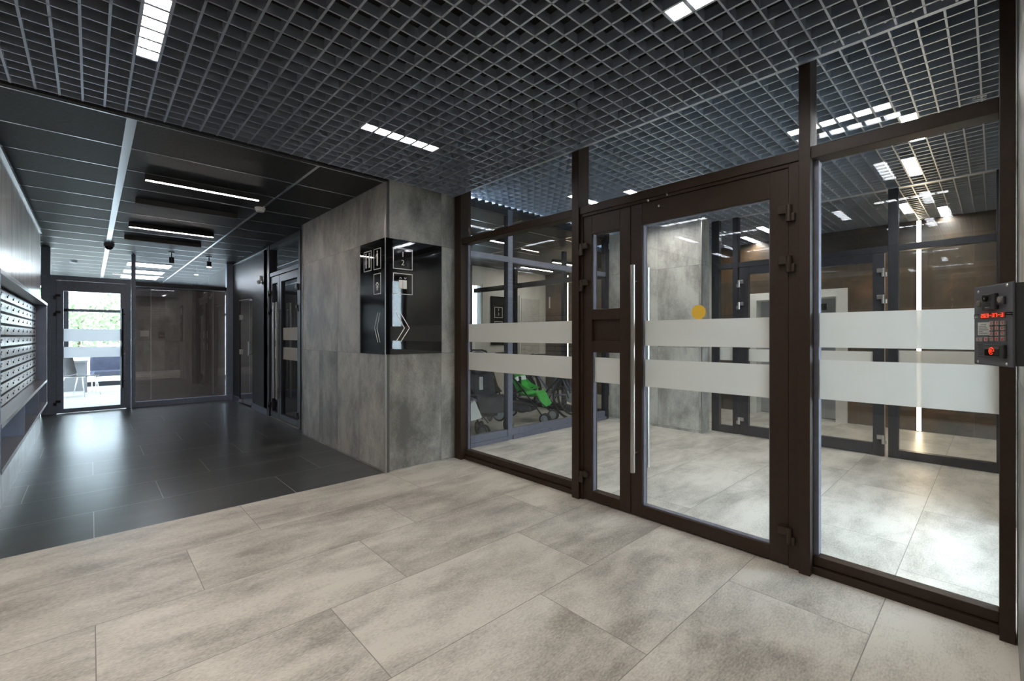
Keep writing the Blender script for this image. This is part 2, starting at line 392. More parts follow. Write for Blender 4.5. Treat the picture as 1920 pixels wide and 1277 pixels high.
struct(box('trim_7', m_cellbar, 2.805, 2.83, WY, 3.98, ZC - 0.004, ZC + 0.03), 'slim edge rail of the lobby cells above the glass', 'trim')
struct(box('trim_8', m_matteblack, L, 2.07, 3.945, 3.985, ZC - 0.01, 3.12), 'dark edge where the cells meet the black corridor ceiling', 'trim')
struct(box('trim_9', m_tbar, -0.5, 2.06, 3.985, 4.0, ZC - 0.012, ZC - 0.002), 'bright thin line where the cell ceiling ends', 'trim')
struct(box('trim_10', m_cellbar, 6.30, 6.36, WY, 4.16, ZV - 0.005, ZV + 0.04), 'edge rail over the inner glass wall', 'trim')
# solid black tile ceilings
struct(box('ceiling', m_ctile, -0.9, 2.34, 3.985, 16.2, ZC, ZC + 0.1), 'black speckled tile ceiling of the corridor', 'ceiling')
struct(box('ceiling', m_ctile, 2.30, 6.24, 4.2, 8.4, ZC + 0.04, ZC + 0.14), 'black tile ceiling of the stroller room', 'ceiling')
struct(box('ceiling', m_ctile, 6.24, 8.6, 4.9, 7.9, ZC + 0.04, ZC + 0.14), 'black tile ceiling of the hall beyond', 'ceiling')
tb = MB()
for x in (0.205, 1.45): tb.box(x - (0.028 if x < 1 else 0.012), x + (0.028 if x < 1 else 0.012), 3.99, 16.0, ZC - 0.004, ZC)
k = 0
while 4.653 + 0.617 * k < 16: y = 4.653 + 0.617 * k; tb.box(-0.5 if y < 8.85 else -0.62, 2.14, y - 0.008, y + 0.008, ZC - 0.003, ZC); k += 1
struct(tb.build('ceiling_rails', m_tbar), 'bright metal rails between the corridor ceiling tiles', 'ceiling')
tb = MB()
for x in (2.9, 4.15, 5.4): tb.box(x - .012, x + .012, 4.25, 7.7, ZC + 0.036, ZC + .04)
for k in range(6): tb.box(2.3, 6.2, 4.65 + .617 * k - .008, 4.65 + .617 * k + .008, ZC + 0.037, ZC + .04)
struct(tb.build('ceiling_rails', m_tbar), 'bright metal rails between the stroller room ceiling tiles', 'ceiling')
# far room shell
fr = MB()
fr.box(-3.6, -3.4, 10.9, 16.2, 0, .3); fr.box(-3.6, -3.4, 10.9, 16.2, 2.6, ZC); fr.box(4.6, 4.8, 10.9, 16.2, 0, ZC)  # unseen left wall has an added opening so more daylight enters
struct(fr.build('wall_far_room', m_white), 'side walls of the far room, the left one opened to let in light', 'wall')
struct(box('floor', m_paving, -3.6, -0.9, 10.9, 16.0, -0.1, 0), 'pale floor at the side of the far room', 'floor')
struct(box('floor', m_paving, 2.13, 4.8, 10.9, 16.0, -0.1, 0), 'pale floor behind the blinds', 'floor')
struct(box('ceiling', m_ctile, -3.6, -0.9, 10.9, 16.2, ZC, ZC + 0.1), 'far room ceiling, left side', 'ceiling')
struct(box('ceiling', m_ctile, 2.34, 4.8, 10.9, 16.2, ZC, ZC + 0.1), 'far room ceiling, right side', 'ceiling')
sb = MB(); sb.box(-3.6, -0.62, 10.74, 10.9, 0, ZC); sb.box(2.14, 4.8, 10.9, 11.0, 0, ZC)
struct(sb.build('wall_far_divider', m_white), 'wall either side of the corridor end', 'wall')
# far window front y=16
w1 = empty('window_1', (0, 16.0, 0)); struct(w1, 'large bright window front of the far room', 'window')
f = MB()
f.box(-3.4, 4.6, 0, 0.08, 0, 0.12); f.box(-3.4, 4.6, 0, 0.08, 2.55, ZC); f.box(-3.4, 4.6, 0, 0.08, 1.93, 2.0)
for x in (-3.4, -2.2, -0.47, 1.2, 2.9, 4.5): f.box(x - .05, x + .06, 0, 0.08, 0.12, 2.55)
f.build('window_frame', m_greyframe, w1)
MB().box(-3.4, 4.6, 0.03, 0.04, 0.12, 2.55).build('window_pane', m_glass, w1)
struct(box('ground', m_paving, -40, 40, 16.2, 60, -0.2, -0.05), 'pale sunlit paving outside', 'ground')
struct(box('ground', m_paving, L - .2, 30, -20, WY - .2, -0.2, -0.05), 'paving outside the vestibule entrance', 'ground')

# ================================================================== GLAZED SYSTEMS
def fbox(mb, x0, x1, y0, y1, z0, z1): return mb.box(x0, x1, y0, y1, z0, z1, 0.003)

# --- entrance partition (plane x ~ 2.9)
def band(parent, y0, y1, x=2.952, z=((1.247, 1.43), (0.95, 1.137))):
    for a, b in z:
        MB().box(x, x + 0.0015, y0, y1, a, b).build('frosted_band', m_frost, parent)
gp = empty('glass_partition', (2.95, 3.17, 0))
def rel(mb, parent, name, m, loc):      # build with world coords, then make local to an empty
    o = mb.build(name, m, parent)
    o.data.transform(Matrix.Translation((-loc[0], -loc[1], -loc[2]))); return o
def gpanel(root, loc, y0, y1, z0, z1, xg=2.955):
    rel(MB().box(xg, xg + 0.008, y0, y1, z0, z1), root, 'glass_pane', m_glass, loc)
LG = (2.95, 3.17, 0)
tag(gp, 'tall brown framed glass panel between the concrete column and the narrow door leaf', 'glass partition')
rel(fbox(MB(), 2.86, 2.995, 3.86, 3.975, 0, ZC + .1), gp, 'post', m_brownframe, LG)
rel(fbox(MB(), 2.86, 2.995, 2.284, 2.355, 0, ZC + .1), gp, 'post', m_brownframe, LG)
rel(fbox(MB(), 2.875, 2.985, 2.355, 3.86, 2.28, 2.345), gp, 'transom', m_brownframe, LG)
rel(fbox(fbox(MB(), 2.924, 2.985, 2.355, 3.86, 0.045, 0.10), 2.905, 2.99, 2.355, 3.86, 0.0, 0.04), gp, 'bottom_rail', m_brownframe, LG)
m_ = MB(); m_.box(2.945, 2.972, 2.355, 2.372, .1, 2.28); m_.box(2.945, 2.972, 3.843, 3.86, .1, 2.28)
rel(m_, gp, 'glazing_bead', m_blueframe, LG)
gpanel(gp, LG, 2.355, 3.86, 0.09, 2.29); gpanel(gp, LG, 2.355, 3.86, 2.34, ZC + .1)
for a, b in ((1.247, 1.437), (0.95, 1.137)): rel(MB().box(2.951, 2.9535, 2.372, 3.843, a, b), gp, 'frosted_band', m_frost, LG)

gq = empty('glass_partition', (2.95, 0.33, 0)); LQ = (2.95, .33, 0)
tag(gq, 'brown framed glass panel at the far right beside the intercom', 'glass partition')
rel(fbox(MB(), 2.86, 2.995, 0.691, 0.746, 0, ZC + .1), gq, 'post', m_brownframe, LQ)
rel(fbox(MB(), 2.86, 2.995, -0.056, -0.008, 0, ZC + .1), gq, 'post', m_brownframe, LQ)
rel(fbox(MB(), 2.875, 2.985, -0.008, 0.691, 2.28, 2.345), gq, 'transom', m_brownframe, LQ)
rel(fbox(fbox(MB(), 2.924, 2.99, -0.008, 0.691, 0.045, 0.095), 2.905, 2.99, -0.008, 0.691, 0.0, 0.04), gq, 'bottom_rail', m_brownframe, LQ)
m_ = MB(); m_.box(2.935, 2.985, 0.668, 0.691, .1, 2.28)
rel(m_, gq, 'glazing_bead', m_blueframe, LQ)
gpanel(gq, LQ, -0.008, 0.691, 0.09, 2.29); gpanel(gq, LQ, -0.008, 0.691, 2.34, ZC + .1)
for a, b in ((1.247, 1.437), (0.962, 1.178)): rel(MB().box(2.951, 2.9535, -0.008, 0.668, a, b), gq, 'frosted_band', m_frost, LQ)
rel(MB().box(2.953, 2.957, 0.03, .075, 2.385, 2.389).box(2.953, 2.957, .03, .06, 2.395, 2.400).box(2.953, 2.957, .065, .075, 2.394, 2.404), gq, 'sticker', m_print, LQ)

# transom light over the doors
go = empty('glass_partition', (2.95, 1.5, 2.28)); LO = (2.95, 1.5, 2.28)
tag(go, 'low glass strip above the entrance doors', 'glass partition')
rel(fbox(MB(), 2.875, 2.985, 0.746, 2.284, 2.285, 2.345), go, 'transom', m_brownframe, LO)
gpanel(go, LO, 0.746, 2.284, 2.34, ZC + .1)

# --- hinge
def hinge(root, loc, x, y, z, side, m=None):
    """Z-shaped door hinge, side=+1: leaf wing towards +y"""
    m = m or m_hinge; s = side
    h = MB()
    h.box(x - 0.034, x - 0.002, min(y, y + s * .056), max(y, y + s * .056), z + 0.001, z + 0.046, 0.004)
    h.box(x - 0.034, x - 0.002, min(y, y - s * .030), max(y, y - s * .030), z - 0.046, z - 0.001, 0.004)
    h.cyl((x - 0.026, y, z - 0.046), (x - 0.026, y, z + 0.046), 0.016, 16)
    return rel(h, root, 'hinge', m, loc)

def dframe(root, loc, y0, y1, z1, m, x0=2.885, t=0.022):
    f = MB(); fbox(f, x0, x0 + .09, y0, .802, 0, z1); fbox(f, x0, x0 + .09, y1 - t, y1, 0, z1); fbox(f, x0, x0 + .09, .802, y1 - t, z1 - t, z1)
    return rel(f, root, 'door_frame', m, loc)

# --- entrance double door
d1 = empty('door_1', (2.93, 1.5, 0)); LD = (2.93, 1.5, 0)
struct(d1, 'brown framed glass entrance door with long steel pull handles', 'door')
dframe(d1, LD, 0.746, 2.284, 2.285, m_brownframe)
X0, X1 = 2.895, 2.965
leaf = MB()
fbox(leaf, X0, X1, 0.805, 0.902, 0.008, 2.262); fbox(leaf, X0, X1, 1.735, 1.826, 0.008, 2.262)
fbox(leaf, X0, X1, 0.902, 1.735, 2.112, 2.262); fbox(leaf, X0, X1, 0.902, 1.735, 0.008, 0.092)
lf = rel(leaf, d1, 'door_leaf', m_brownframe, LD)
g_ = rel(MB().box(2.93, 2.938, 0.90, 1.737, 0.09, 2.115), lf, 'glass_pane', m_glass, LD)
gk = MB()
for (a, b, c, d) in ((.902, .908, .092, 2.112), (1.729, 1.735, .092, 2.112)): gk.box(X0 + .012, 2.945, a, b, c, d)
gk.box(X0 + .012, 2.945, .902, 1.735, .092, .098); gk.box(X0 + .012, 2.945, .902, 1.735, 2.106, 2.112)
rel(gk, lf, 'gasket', m_blueframe, LD)
for a, b in ((1.240, 1.42), (0.945, 1.141)): rel(MB().box(2.926, 2.9285, .908, 1.729, a, b), lf, 'frosted_band', m_frost, LD)
for z in (2.0, 1.715, 0.187): hinge(lf, LD, X0, 0.795, z, 1)
def pull(x, y, z0, z1, xs, side):
    p = MB(); p.cyl((x, y, z0), (x, y, z1), 0.0175, 20)
    for z in (z0 + .135, z1 - .115): p.cyl((x, y, z), (xs, y - .0, z), 0.007, 10)
    return p
rel(pull(2.835, 1.775, 0.333, 1.818, X0, 1), lf, 'pull_handle', m_steel, LD)
for p_ in lf.children:
    if p_.name.startswith('pull_handle'):
        for q in p_.data.polygons: q.use_smooth = True
        p_.data.set_sharp_from_angle(angle=math.radians(40))
rel(pull(3.035, 1.775, 0.333, 1.818, X1, 1), lf, 'pull_handle', m_steel, LD)
leaf = MB()
fbox(leaf, X0, X1, 1.830, 1.923, 0.008, 2.262); fbox(leaf, X0, X1, 2.179, 2.262, 0.008, 2.262)
for a, b in ((2.113, 2.262), (1.438, 1.519), (1.182, 1.27), (0.008, 0.085)): fbox(leaf, X0, X1, 1.923, 2.179, a, b)
ls = rel(leaf, d1, 'door_leaf', m_brownframe, LD)
rel(MB().box(2.92, 2.94, 1.92, 2.18, 1.265, 1.44), ls, 'door_panel', m_brownframe, LD)
rel(MB().box(2.93, 2.938, 1.92, 2.18, 1.515, 2.115), ls, 'glass_pane', m_glass, LD)
rel(MB().box(2.93, 2.938, 1.92, 2.18, .083, 1.185), ls, 'glass_pane', m_glass, LD)
rel(MB().box(2.926, 2.9285, 1.923, 2.179, .945, 1.141), ls, 'frosted_band', m_frost, LD)
gk = MB()
for c, d in ((1.519, 2.113), (.085, 1.182)): gk.box(X0 + .012, 2.945, 2.174, 2.179, c, d)
rel(gk, ls, 'gasket', m_blueframe, LD)
for z in (2.0, 1.711, 0.188): hinge(ls, LD, X0, 2.265, z, -1)
st = MB()
for y, z in ((1.676, 2.268), (1.533, 2.277)): st.sphere((2.880, y, z), .011, (1, 1, 1), 12)
st.sphere((2.890, 1.60, 2.215), .010, (1, 1, 1), 12)
rel(st, d1, 'stud', m_chrome, LD)

ys = MB().cyl((2.9245, 1.337, 1.467), (2.9262, 1.337, 1.467), .047, 36).build('warning_dot', m_yellow, None)
tag(ys, 'round yellow warning sticker on the glass of the entrance door', 'sticker')

# --- inner glass wall x ~ 6.3
XI = 6.31
wi = empty('glass_partition', (XI, 0.35, 0)); LW = (XI, .35, 0)
tag(wi, 'dark framed inner glass panel in front of the light strip', 'glass partition')
rel(fbox(MB(), XI, XI + .08, .715, .80, 0, ZV), wi, 'post', m_greyframe, LW)
rel(fbox(MB(), XI, XI + .08, WY + .005, .0, 0, ZV), wi, 'post', m_greyframe, LW)
rel(fbox(MB(), XI, XI + .08, .0, .715, 2.22, 2.29), wi, 'transom', m_greyframe, LW)
rel(fbox(MB(), XI, XI + .08, .0, .715, 0, .09), wi, 'bottom_rail', m_greyframe, LW)
rel(MB().box(XI + .04, XI + .048, 0, .715, .08, 2.23), wi, 'glass_pane', m_glass, LW)
rel(MB().box(XI + .04, XI + .048, 0, .715, 2.28, ZV), wi, 'glass_pane', m_glass, LW)
for a, b in ((1.247, 1.437), (.98, 1.155)): rel(MB().box(XI + .035, XI + .038, 0, .715, a, b), wi, 'frosted_band', m_frost, LW)
wj = empty('glass_partition', (XI, 2.5, 0)); LJ = (XI, 2.5, 0)
tag(wj, 'narrow dark framed glass panel between the pillar and the inner door', 'glass partition')
rel(fbox(MB(), XI, XI + .08, 2.60, 2.70, 0, ZV), wj, 'post', m_greyframe, LJ)
rel(fbox(MB(), XI, XI + .08, 2.35, 2.42, 0, ZV), wj, 'post', m_greyframe, LJ)
rel(fbox(MB(), XI, XI + .08, 2.42, 2.60, 2.22, 2.29), wj, 'transom', m_greyframe, LJ)
rel(fbox(MB(), XI, XI + .08, 2.42, 2.60, 0, .09), wj, 'bottom_rail', m_greyframe, LJ)
rel(MB().box(XI + .04, XI + .048, 2.42, 2.60, .08, 2.23), wj, 'glass_pane', m_glass, LJ)
rel(MB().box(XI + .04, XI + .048, 2.42, 2.60, 2.28, ZV), wj, 'glass_pane', m_glass, LJ)
for a, b in ((1.247, 1.437), (.98, 1.155)): rel(MB().box(XI + .035, XI + .038, 2.42, 2.60, a, b), wj, 'frosted_band', m_frost, LJ)
d2 = empty('door_2', (XI, 1.6, 0)); L2 = (XI, 1.6, 0)
struct(d2, 'dark framed inner glass door seen through the entrance door', 'door')
rel(fbox(MB(), XI, XI + .08, .80, 2.35, 2.22, 2.29), d2, 'transom', m_greyframe, L2)
rel(MB().box(XI + .04, XI + .048, .80, 2.35, 2.28, ZV), d2, 'glass_pane', m_glass, L2)
leaf = MB(); fbox(leaf, XI - .01, XI + .06, .83, .93, .008, 2.215); fbox(leaf, XI - .01, XI + .06, 2.22, 2.33, .008, 2.215)
fbox(leaf, XI - .01, XI + .06, .93, 2.22, 2.12, 2.215); fbox(leaf, XI - .01, XI + .06, .93, 2.22, .008, .13)
fbox(leaf, XI - .01, XI + .06, 1.72, 1.90, .13, 2.12)
lf2 = rel(leaf, d2, 'door_leaf', m_greyframe, L2)
rel(MB().box(XI + .02, XI + .028, .93, 1.72, .12, 2.13).box(XI + .02, XI + .028, 1.90, 2.22, .12, 2.13), lf2, 'glass_pane', m_glass, L2)
for a, b in ((1.247, 1.437), (.98, 1.137)): rel(MB().box(XI + .015, XI + .018, .93, 1.72, a, b).box(XI + .015, XI + .018, 1.90, 2.22, a, b), lf2, 'frosted_band', m_frost, L2)
for z in (2.0, 1.71, .187):
    hinge(lf2, L2, XI - .01, .835, z, 1, m_steel); hinge(lf2, L2, XI - .01, 2.325, z, -1, m_steel)

# --- stroller room partition y ~ 4.18
YP = 4.19
sp = empty('glass_partition', (4.5, YP, 0)); LS = (4.5, YP, 0)
tag(sp, 'blue grey framed glass screen in front of the parked strollers', 'glass partition')
for a, b in ((2.995, 3.20), (3.84, 3.92), (5.92, 6.0)): rel(fbox(MB(), a, b, YP, YP + .08, 0, ZV), sp, 'post', m_blueframe if a < 5.9 else m_greyframe, LS)
for a, b in ((3.20, 3.84), (3.92, 5.92)):
    rel(fbox(MB(), a, b, YP, YP + .08, 2.24, 2.31), sp, 'transom', m_blueframe, LS)
    rel(fbox(fbox(MB(), a, b, YP + .01, YP + .08, 0, .13), a, b, YP - .015, YP + .08, 0, .05), sp, 'bottom_rail', m_blueframe, LS)
    rel(MB().box(a, b, YP + .04, YP + .048, .12, 2.25), sp, 'glass_pane', m_glass, LS)
    rel(MB().box(a, b, YP + .04, YP + .048, 2.30, ZV), sp, 'glass_pane', m_glass, LS)
# inner screen x=6.1 between stroller room and hall
sc = empty('glass_partition', (6.08, 6.0, 0)); LC = (6.08, 6, 0)
tag(sc, 'dark framed glass screen at the far side of the stroller room', 'glass partition')
for a, b in ((5.15, 5.21), (6.4, 6.46)): rel(fbox(MB(), 6.04, 6.12, a, b, 0, ZC), sc, 'post', m_greyframe, LC)
rel(fbox(MB(), 6.04, 6.12, 4.27, 5.15, 2.24, 2.33).box(6.04, 6.12, 5.21, 6.4, 2.24, 2.33).box(6.04, 6.12, 6.46, 7.69, 2.24, 2.33), sc, 'transom', m_greyframe, LC)
rel(MB().box(6.04, 6.12, 4.27, 5.15, 0, .12).box(6.04, 6.12, 5.21, 6.4, 0, .12).box(6.04, 6.12, 6.46, 7.69, 0, .12), sc, 'bottom_rail', m_greyframe, LC)
rel(MB().box(6.076, 6.084, 4.27, 5.15, .12, 2.24).box(6.076, 6.084, 5.21, 6.4, .12, 2.24).box(6.076, 6.084, 6.46, 7.69, .12, 2.24), sc, 'glass_pane', m_glass, LC)

# --- corridor double door in plane x ~ 2.14
d3 = empty('door_3', (2.2, 7.3, 0)); L3 = (2.2, 7.3, 0)
struct(d3, 'dark framed glass double door in the right side of the corridor', 'door')
A = 2.15
rel(fbox(fbox(MB(), A - .02, A + .10, 8.10, 8.20, 0, ZC), A - .02, A + .10, 6.60, 6.68, 0, ZC), d3, 'post', m_greyframe, L3)
rel(fbox(MB(), A - .01, A + .09, 6.68, 8.10, 2.27, 2.33), d3, 'transom', m_blueframe, L3)
rel(fbox(MB(), A - .01, A + .09, 6.68, 8.10, 2.72, ZC), d3, 'head_rail', m_greyframe, L3)
rel(MB().box(A + .04, A + .048, 6.68, 8.10, 2.33, 2.72), d3, 'glass_pane', m_glass, L3)
def cor_leaf(y0, y1, st_):
    leaf = MB(); fbox(leaf, A, A + .07, y0, y0 + st_, .01, 2.26); fbox(leaf, A, A + .07, y1 - st_, y1, .01, 2.26)
    fbox(leaf, A, A + .07, y0 + st_, y1 - st_, 2.15, 2.26); fbox(leaf, A, A + .07, y0 + st_, y1 - st_, .01, .10)
    lf = rel(leaf, d3, 'door_leaf', m_greyframe, L3)
    rel(MB().box(A + .03, A + .038, y0 + st_, y1 - st_, .10, 2.15), lf, 'glass_pane', m_tintglass, L3)
    for a, b in ((1.247, 1.437), (.95, 1.137)): rel(MB().box(A + .026, A + .028, y0 + st_, y1 - st_, a, b), lf, 'frosted_band', m_frost, L3)
    return lf
la = cor_leaf(6.70, 7.62, .09); lb_ = cor_leaf(7.63, 8.09, .09)
rel(pull(A - .06, 7.53, .34, 1.83, A, 1), la, 'pull_handle', m_steel, L3)
rel(pull(A + .13, 7.53, .34, 1.83, A + .07, 1), la, 'pull_handle', m_steel, L3)
rel(pull(A - .06, 7.69, .34, 1.83, A, 1), lb_, 'pull_handle', m_steel, L3)
for z in (2.0, 1.70, .19): hinge(la, L3, A, 6.695, z, 1, m_blackplastic); hinge(lb_, L3, A, 8.095, z, -1, m_blackplastic)
# strip of glass next to the column
cg = empty('glass_partition', (2.2, 6.45, 0)); LCG = (2.2, 6.45, 0)
tag(cg, 'slim dark framed glass strip between the column and the corridor double door', 'glass partition')
rel(fbox(MB(), A - .01, A + .09, 6.31, 6.37, 0, ZC), cg, 'post', m_greyframe, LCG)
rel(fbox(fbox(MB(), A, A + .08, 6.37, 6.60, 2.27, 2.33), A, A + .08, 6.37, 6.60, 0, .09), cg, 'transom', m_greyframe, LCG)
rel(MB().box(A + .04, A + .048, 6.37, 6.60, .09, 2.27).box(A + .04, A + .048, 6.37, 6.60, 2.33, ZC), cg, 'glass_pane', m_tintglass, LCG)
for a, b in ((1.247, 1.437), (.95, 1.137)): rel(MB().box(A + .034, A + .037, 6.37, 6.60, a, b), cg, 'frosted_band', m_frost, LCG)

# --- glass door in the black wall
d4 = empty('door_4', (2.2, 9.66, 0)); L4 = (2.2, 9.66, 0)
struct(d4, 'frameless mirror glass door in the black wall', 'door')
rel(MB().box(2.15, 2.162, 9.20, 10.13, .02, 2.01), d4, 'glass_leaf', mat('mirror_glass', (0.35, 0.38, 0.42), 0.04, 0.9), L4)
hg = MB()
for z in (1.62, .95): hg.box(2.125, 2.15, 10.05, 10.13, z, z + .10, .003)
hg.box(2.125, 2.15, 9.95, 10.13, .02, .09, .003); hg.box(2.125, 2.15, 9.2, 10.13, 1.985, 2.01, .002)
rel(hg, d4, 'hinge', m_chrome, L4)
rel(MB().cyl((2.11, 9.35, .95), (2.11, 9.35, 1.20), .009, 10).cyl((2.11, 9.35, .97), (2.15, 9.35, .97), .006, 8).cyl((2.11, 9.35, 1.18), (2.15, 9.35, 1.18), .006, 8), d4, 'door_handle', m_chrome, L4)

# --- corridor end: door + blinds glazing, plane y 10.73
YE = 10.73
d5 = empty('door_5', (0, YE, 0)); L5 = (0, YE, 0)
struct(d5, 'grey framed glass door at the end of the corridor', 'door')
rel(fbox(fbox(MB(), -.60, -.49, YE, YE + .10, 0, ZC), -.49, .535, YE, YE + .10, 2.25, 2.33), d5, 'door_frame', m_endframe, L5)
rel(fbox(fbox(MB(), -.49, -.42, YE + .005, YE + .09, 0, 2.25), .47, .535, YE + .005, YE + .09, 0, 2.25), d5, 'door_jamb', m_endframe, L5)
leaf = MB(); fbox(leaf, -.42, -.335, YE - .01, YE + .06, .01, 2.245); fbox(leaf, .39, .47, YE - .01, YE + .06, .01, 2.245)
fbox(leaf, -.335, .39, YE - .01, YE + .06, 2.07, 2.245); fbox(leaf, -.335, .39, YE - .01, YE + .06, .01, .08)
l5 = rel(leaf, d5, 'door_leaf', m_endframe, L5)
rel(MB().box(-.335, .39, YE + .03, YE + .038, .08, 2.07), l5, 'glass_pane', m_glass, L5)
for a, b in ((1.217, 1.431), (.939, 1.124)): rel(MB().box(-.335, .39, YE + .026, YE + .028, a, b), l5, 'frosted_band', m_frostlit, L5)
h = MB()
for z in (1.97, 1.69, .19):
    h.box(-.455, -.42, YE - .035, YE - .008, z - .04, z + .005, .003); h.box(-.43, -.37, YE - .035, YE - .008, z, z + .04, .003)
rel(h, l5, 'hinge', m_blackplastic, L5)
p_ = MB(); p_.cyl((.415, YE - .07, .38), (.415, YE - .07, 1.80), .014, 12)
for z in (.5, 1.70): p_.cyl((.415, YE - .07, z), (.45, YE - .01, z), .006, 8)
rel(p_, l5, 'pull_handle', m_blackplastic, L5)
rel(MB().cyl((.445, YE - .014, .99), (.445, YE - .008, .99), .018, 14), l5, 'lock', m_offwhite, L5)
rel(MB().box(-.335, .30, YE + .04, YE + .048, 2.34, ZC).box(-.49, -.335, YE + .04, YE + .048, 2.34, ZC).box(.30, .54, YE + .04, YE + .048, 2.34, ZC), d5, 'glass_pane', m_glass, L5)
ge = empty('glass_partition', (1.3, YE, 0)); LE = (1.3, YE, 0)
tag(ge, 'glass panel with brown blinds behind it at the end of the corridor', 'glass partition')
rel(fbox(MB(), .54, .60, YE - .02, YE + .10, 0, ZC), ge, 'post', m_endframe, LE)
rel(fbox(MB(), 2.03, 2.14, YE - .02, YE + .10, 0, ZC), ge, 'post', m_endframe, LE)
rel(fbox(MB(), .60, 2.03, YE, YE + .09, 2.235, 2.30), ge, 'transom', m_greyframe, LE)
rel(fbox(MB(), .60, 2.03, YE, YE + .09, 0, .10), ge, 'bottom_rail', m_endframe, LE)
rel(MB().box(.60, 2.03, YE + .03, YE + .038, .10, 2.235).box(.60, 2.03, YE + .03, YE + .038, 2.30, ZC), ge, 'glass_pane', glass_mat('blind_glass', (.85, .87, .9), 2.3), LE)
for a, b in ((1.217, 1.431), (.939, 1.124)):
    pass
pn = box('paper_notice', m_print, .665, .79, YE + .026, YE + .029, 1.30, 1.41)
tag(pn, 'small white paper notice taped on the glass before the blinds', 'notice')
# blinds
bl = empty('window_blind', (1.3, YE + .16, .1)); LB = (1.3, YE + .16, .1)
tag(bl, 'closed brown venetian blind behind the corridor end glass', 'blind')
s_ = MB(); z = .075
while z < 2.22:
    s_.sheet([[(.595, YE + .145, z), (2.035, YE + .145, z)], [(.595, YE + .158, z + .014), (2.035, YE + .158, z + .014)], [(.595, YE + .165, z + .029), (2.035, YE + .165, z + .029)]], .001)
    z += .025
rel(s_, bl, 'slats', m_blind, LB)
rel(MB().box(.61, 2.02, YE + .13, YE + .18, 2.22, 2.26), bl, 'head_rail', m_offwhite, LB)
rel(MB().cyl((.83, YE + .14, .12), (.83, YE + .14, 2.22), .004, 6).cyl((1.82, YE + .14, .12), (1.82, YE + .14, 2.22), .004, 6), bl, 'ladder_cord', m_offwhite, LB)

# ================================================================== LIGHTS
def cell_light(x, y, n, axis, z, label, cell=P):
    o = empty('ceiling_light', (x, y, z)); tag(o, label, 'ceiling light', 'square cell ceiling lamps')
    f = MB(); h = MB()
    for i in range(n):
        a, b = i * cell + .009, (i + 1) * cell - .009
        if axis == 'x': f.box(a + .003, b - .003, .010, cell - .010, .026, .030)
        else: f.box(.010, cell - .010, a + .003, b - .003, .026, .030)
    Lx, Ly = (n * cell, cell) if axis == 'x' else (cell, n * cell)
    h.box(.006, Lx - .006, .006, Ly - .006, .031, .055)
    fr_ = MB()
    for i in range(n + 1):
        a = max(.0, i * cell - .010); b = min(n * cell, i * cell + .010)
        if axis == 'x': fr_.box(a, b, .006, cell - .006, .001, .025)
        else: fr_.box(.006, cell - .006, a, b, .001, .025)
    if axis == 'x': fr_.box(0, n * cell, .003, .008, .001, .025).box(0, n * cell, cell - .008, cell - .003, .001, .025)
    else: fr_.box(.003, .008, 0, n * cell, .001, .025).box(cell - .008, cell - .003, 0, n * cell, .001, .025)
    fr_.build('louvre', m_cellbar, o)
    h.build('housing', m_matteblack, o); f.build('diffuser', m_lampface, o)
    return o
def gx(x, off=XO, p=P): return off + round((x - off) / p) * p
cell_light(gx(.168), gx(3.0945 - 6 * P, YO), 6, 'y', ZC, 'bright lamp of six lit cells at the upper left of the cell ceiling')
cell_light(gx(1.40), gx(2.995, YO), 6, 'x', ZC, 'lamp of six lit cells in the ceiling in front of the black signs')
cell_light(gx(1.915), gx(1.02 - 6 * P, YO), 6, 'y', ZC, 'lamp at the top edge of the picture right of centre')
for x, y, a in ((-1.2, 1.2, 'x'), (-2.6, 2.4, 'y'), (-1.2, 3.2, 'x'), (0.4, 0.6, 'x'), (-1.0, 2.2, 'y'), (-2.4, .5, 'x'), (-.6, .3, 'y'), (-2.9, 3.4, 'x')):  # extra lamps added outside the view to raise the lobby light
    cell_light(gx(x), gx(y, YO), 6, a, ZC, 'added cell lamp out of view that brightens the lobby')
Q = P * 1.03
def g1(x, o): return o + round((x - o) / Q) * Q
for x, y, a, t in ((4.25, 2.75, 'x', 'row lamp above the narrow door leaf'), (3.975, 3.29, 'x', 'row lamp seen behind the first brown post'),
                   (3.975, .49, 'y', 'row lamp running away behind the right upper glass'), (4.29, .41, 'x', 'lamp just above the right transom'),
                   (5.30, .51, 'x', 'lamp below the right transom, in front of the inner rail'), (5.60, 2.82, 'y', 'row lamp along the concrete pillar')):
    cell_light(g1(x, 3.975), g1(y, .49), 6, a, ZV, 'vestibule ' + t, Q)
for x, y, a, t in ((7.14, .72, 'x', 'left of the light strip'), (7.66, .44, 'x', 'right of the light strip'), (7.66, 2.78, 'x', 'above the lift portal'), (7.14, 2.31, 'x', 'above the inner door')):
    cell_light(g1(x, 7.14), g1(y, .72), 6, a, ZV, 'lift lobby lamp ' + t, Q)

def linear(x0, x1, y, lit, label, z=ZC):
    o = empty('linear_light', ((x0 + x1) / 2, y, z)); tag(o, label, 'ceiling light', 'linear lamps on black ceiling')
    hw = (x1 - x0) / 2
    MB().box(-hw, hw, -.03, .03, -.055, 0, .002).build('housing', m_matteblack, o)
    MB().box(-hw + .008, hw - .008, -.014, .014, -.058, -.052).build('diffuser', m_linear if lit else m_offdiff, o)
m_offdiff = mat('unlit_diffuser', (0.12, 0.12, 0.12), 0.5)
linear(.36, 1.30, 5.30, True, 'lit linear lamp nearest on the black corridor ceiling')
linear(.35, 1.30, 6.30, False, 'unlit black linear lamp between the two lit ones')
linear(.36, 1.30, 7.72, True, 'lit linear lamp farther down the corridor ceiling')
linear(.36, 1.30, 8.75, False, 'unlit black linear lamp farthest down the corridor')
linear(3.9, 4.9, 5.3, True, 'lit linear lamp in the stroller room nearest the glass', ZC + .04)
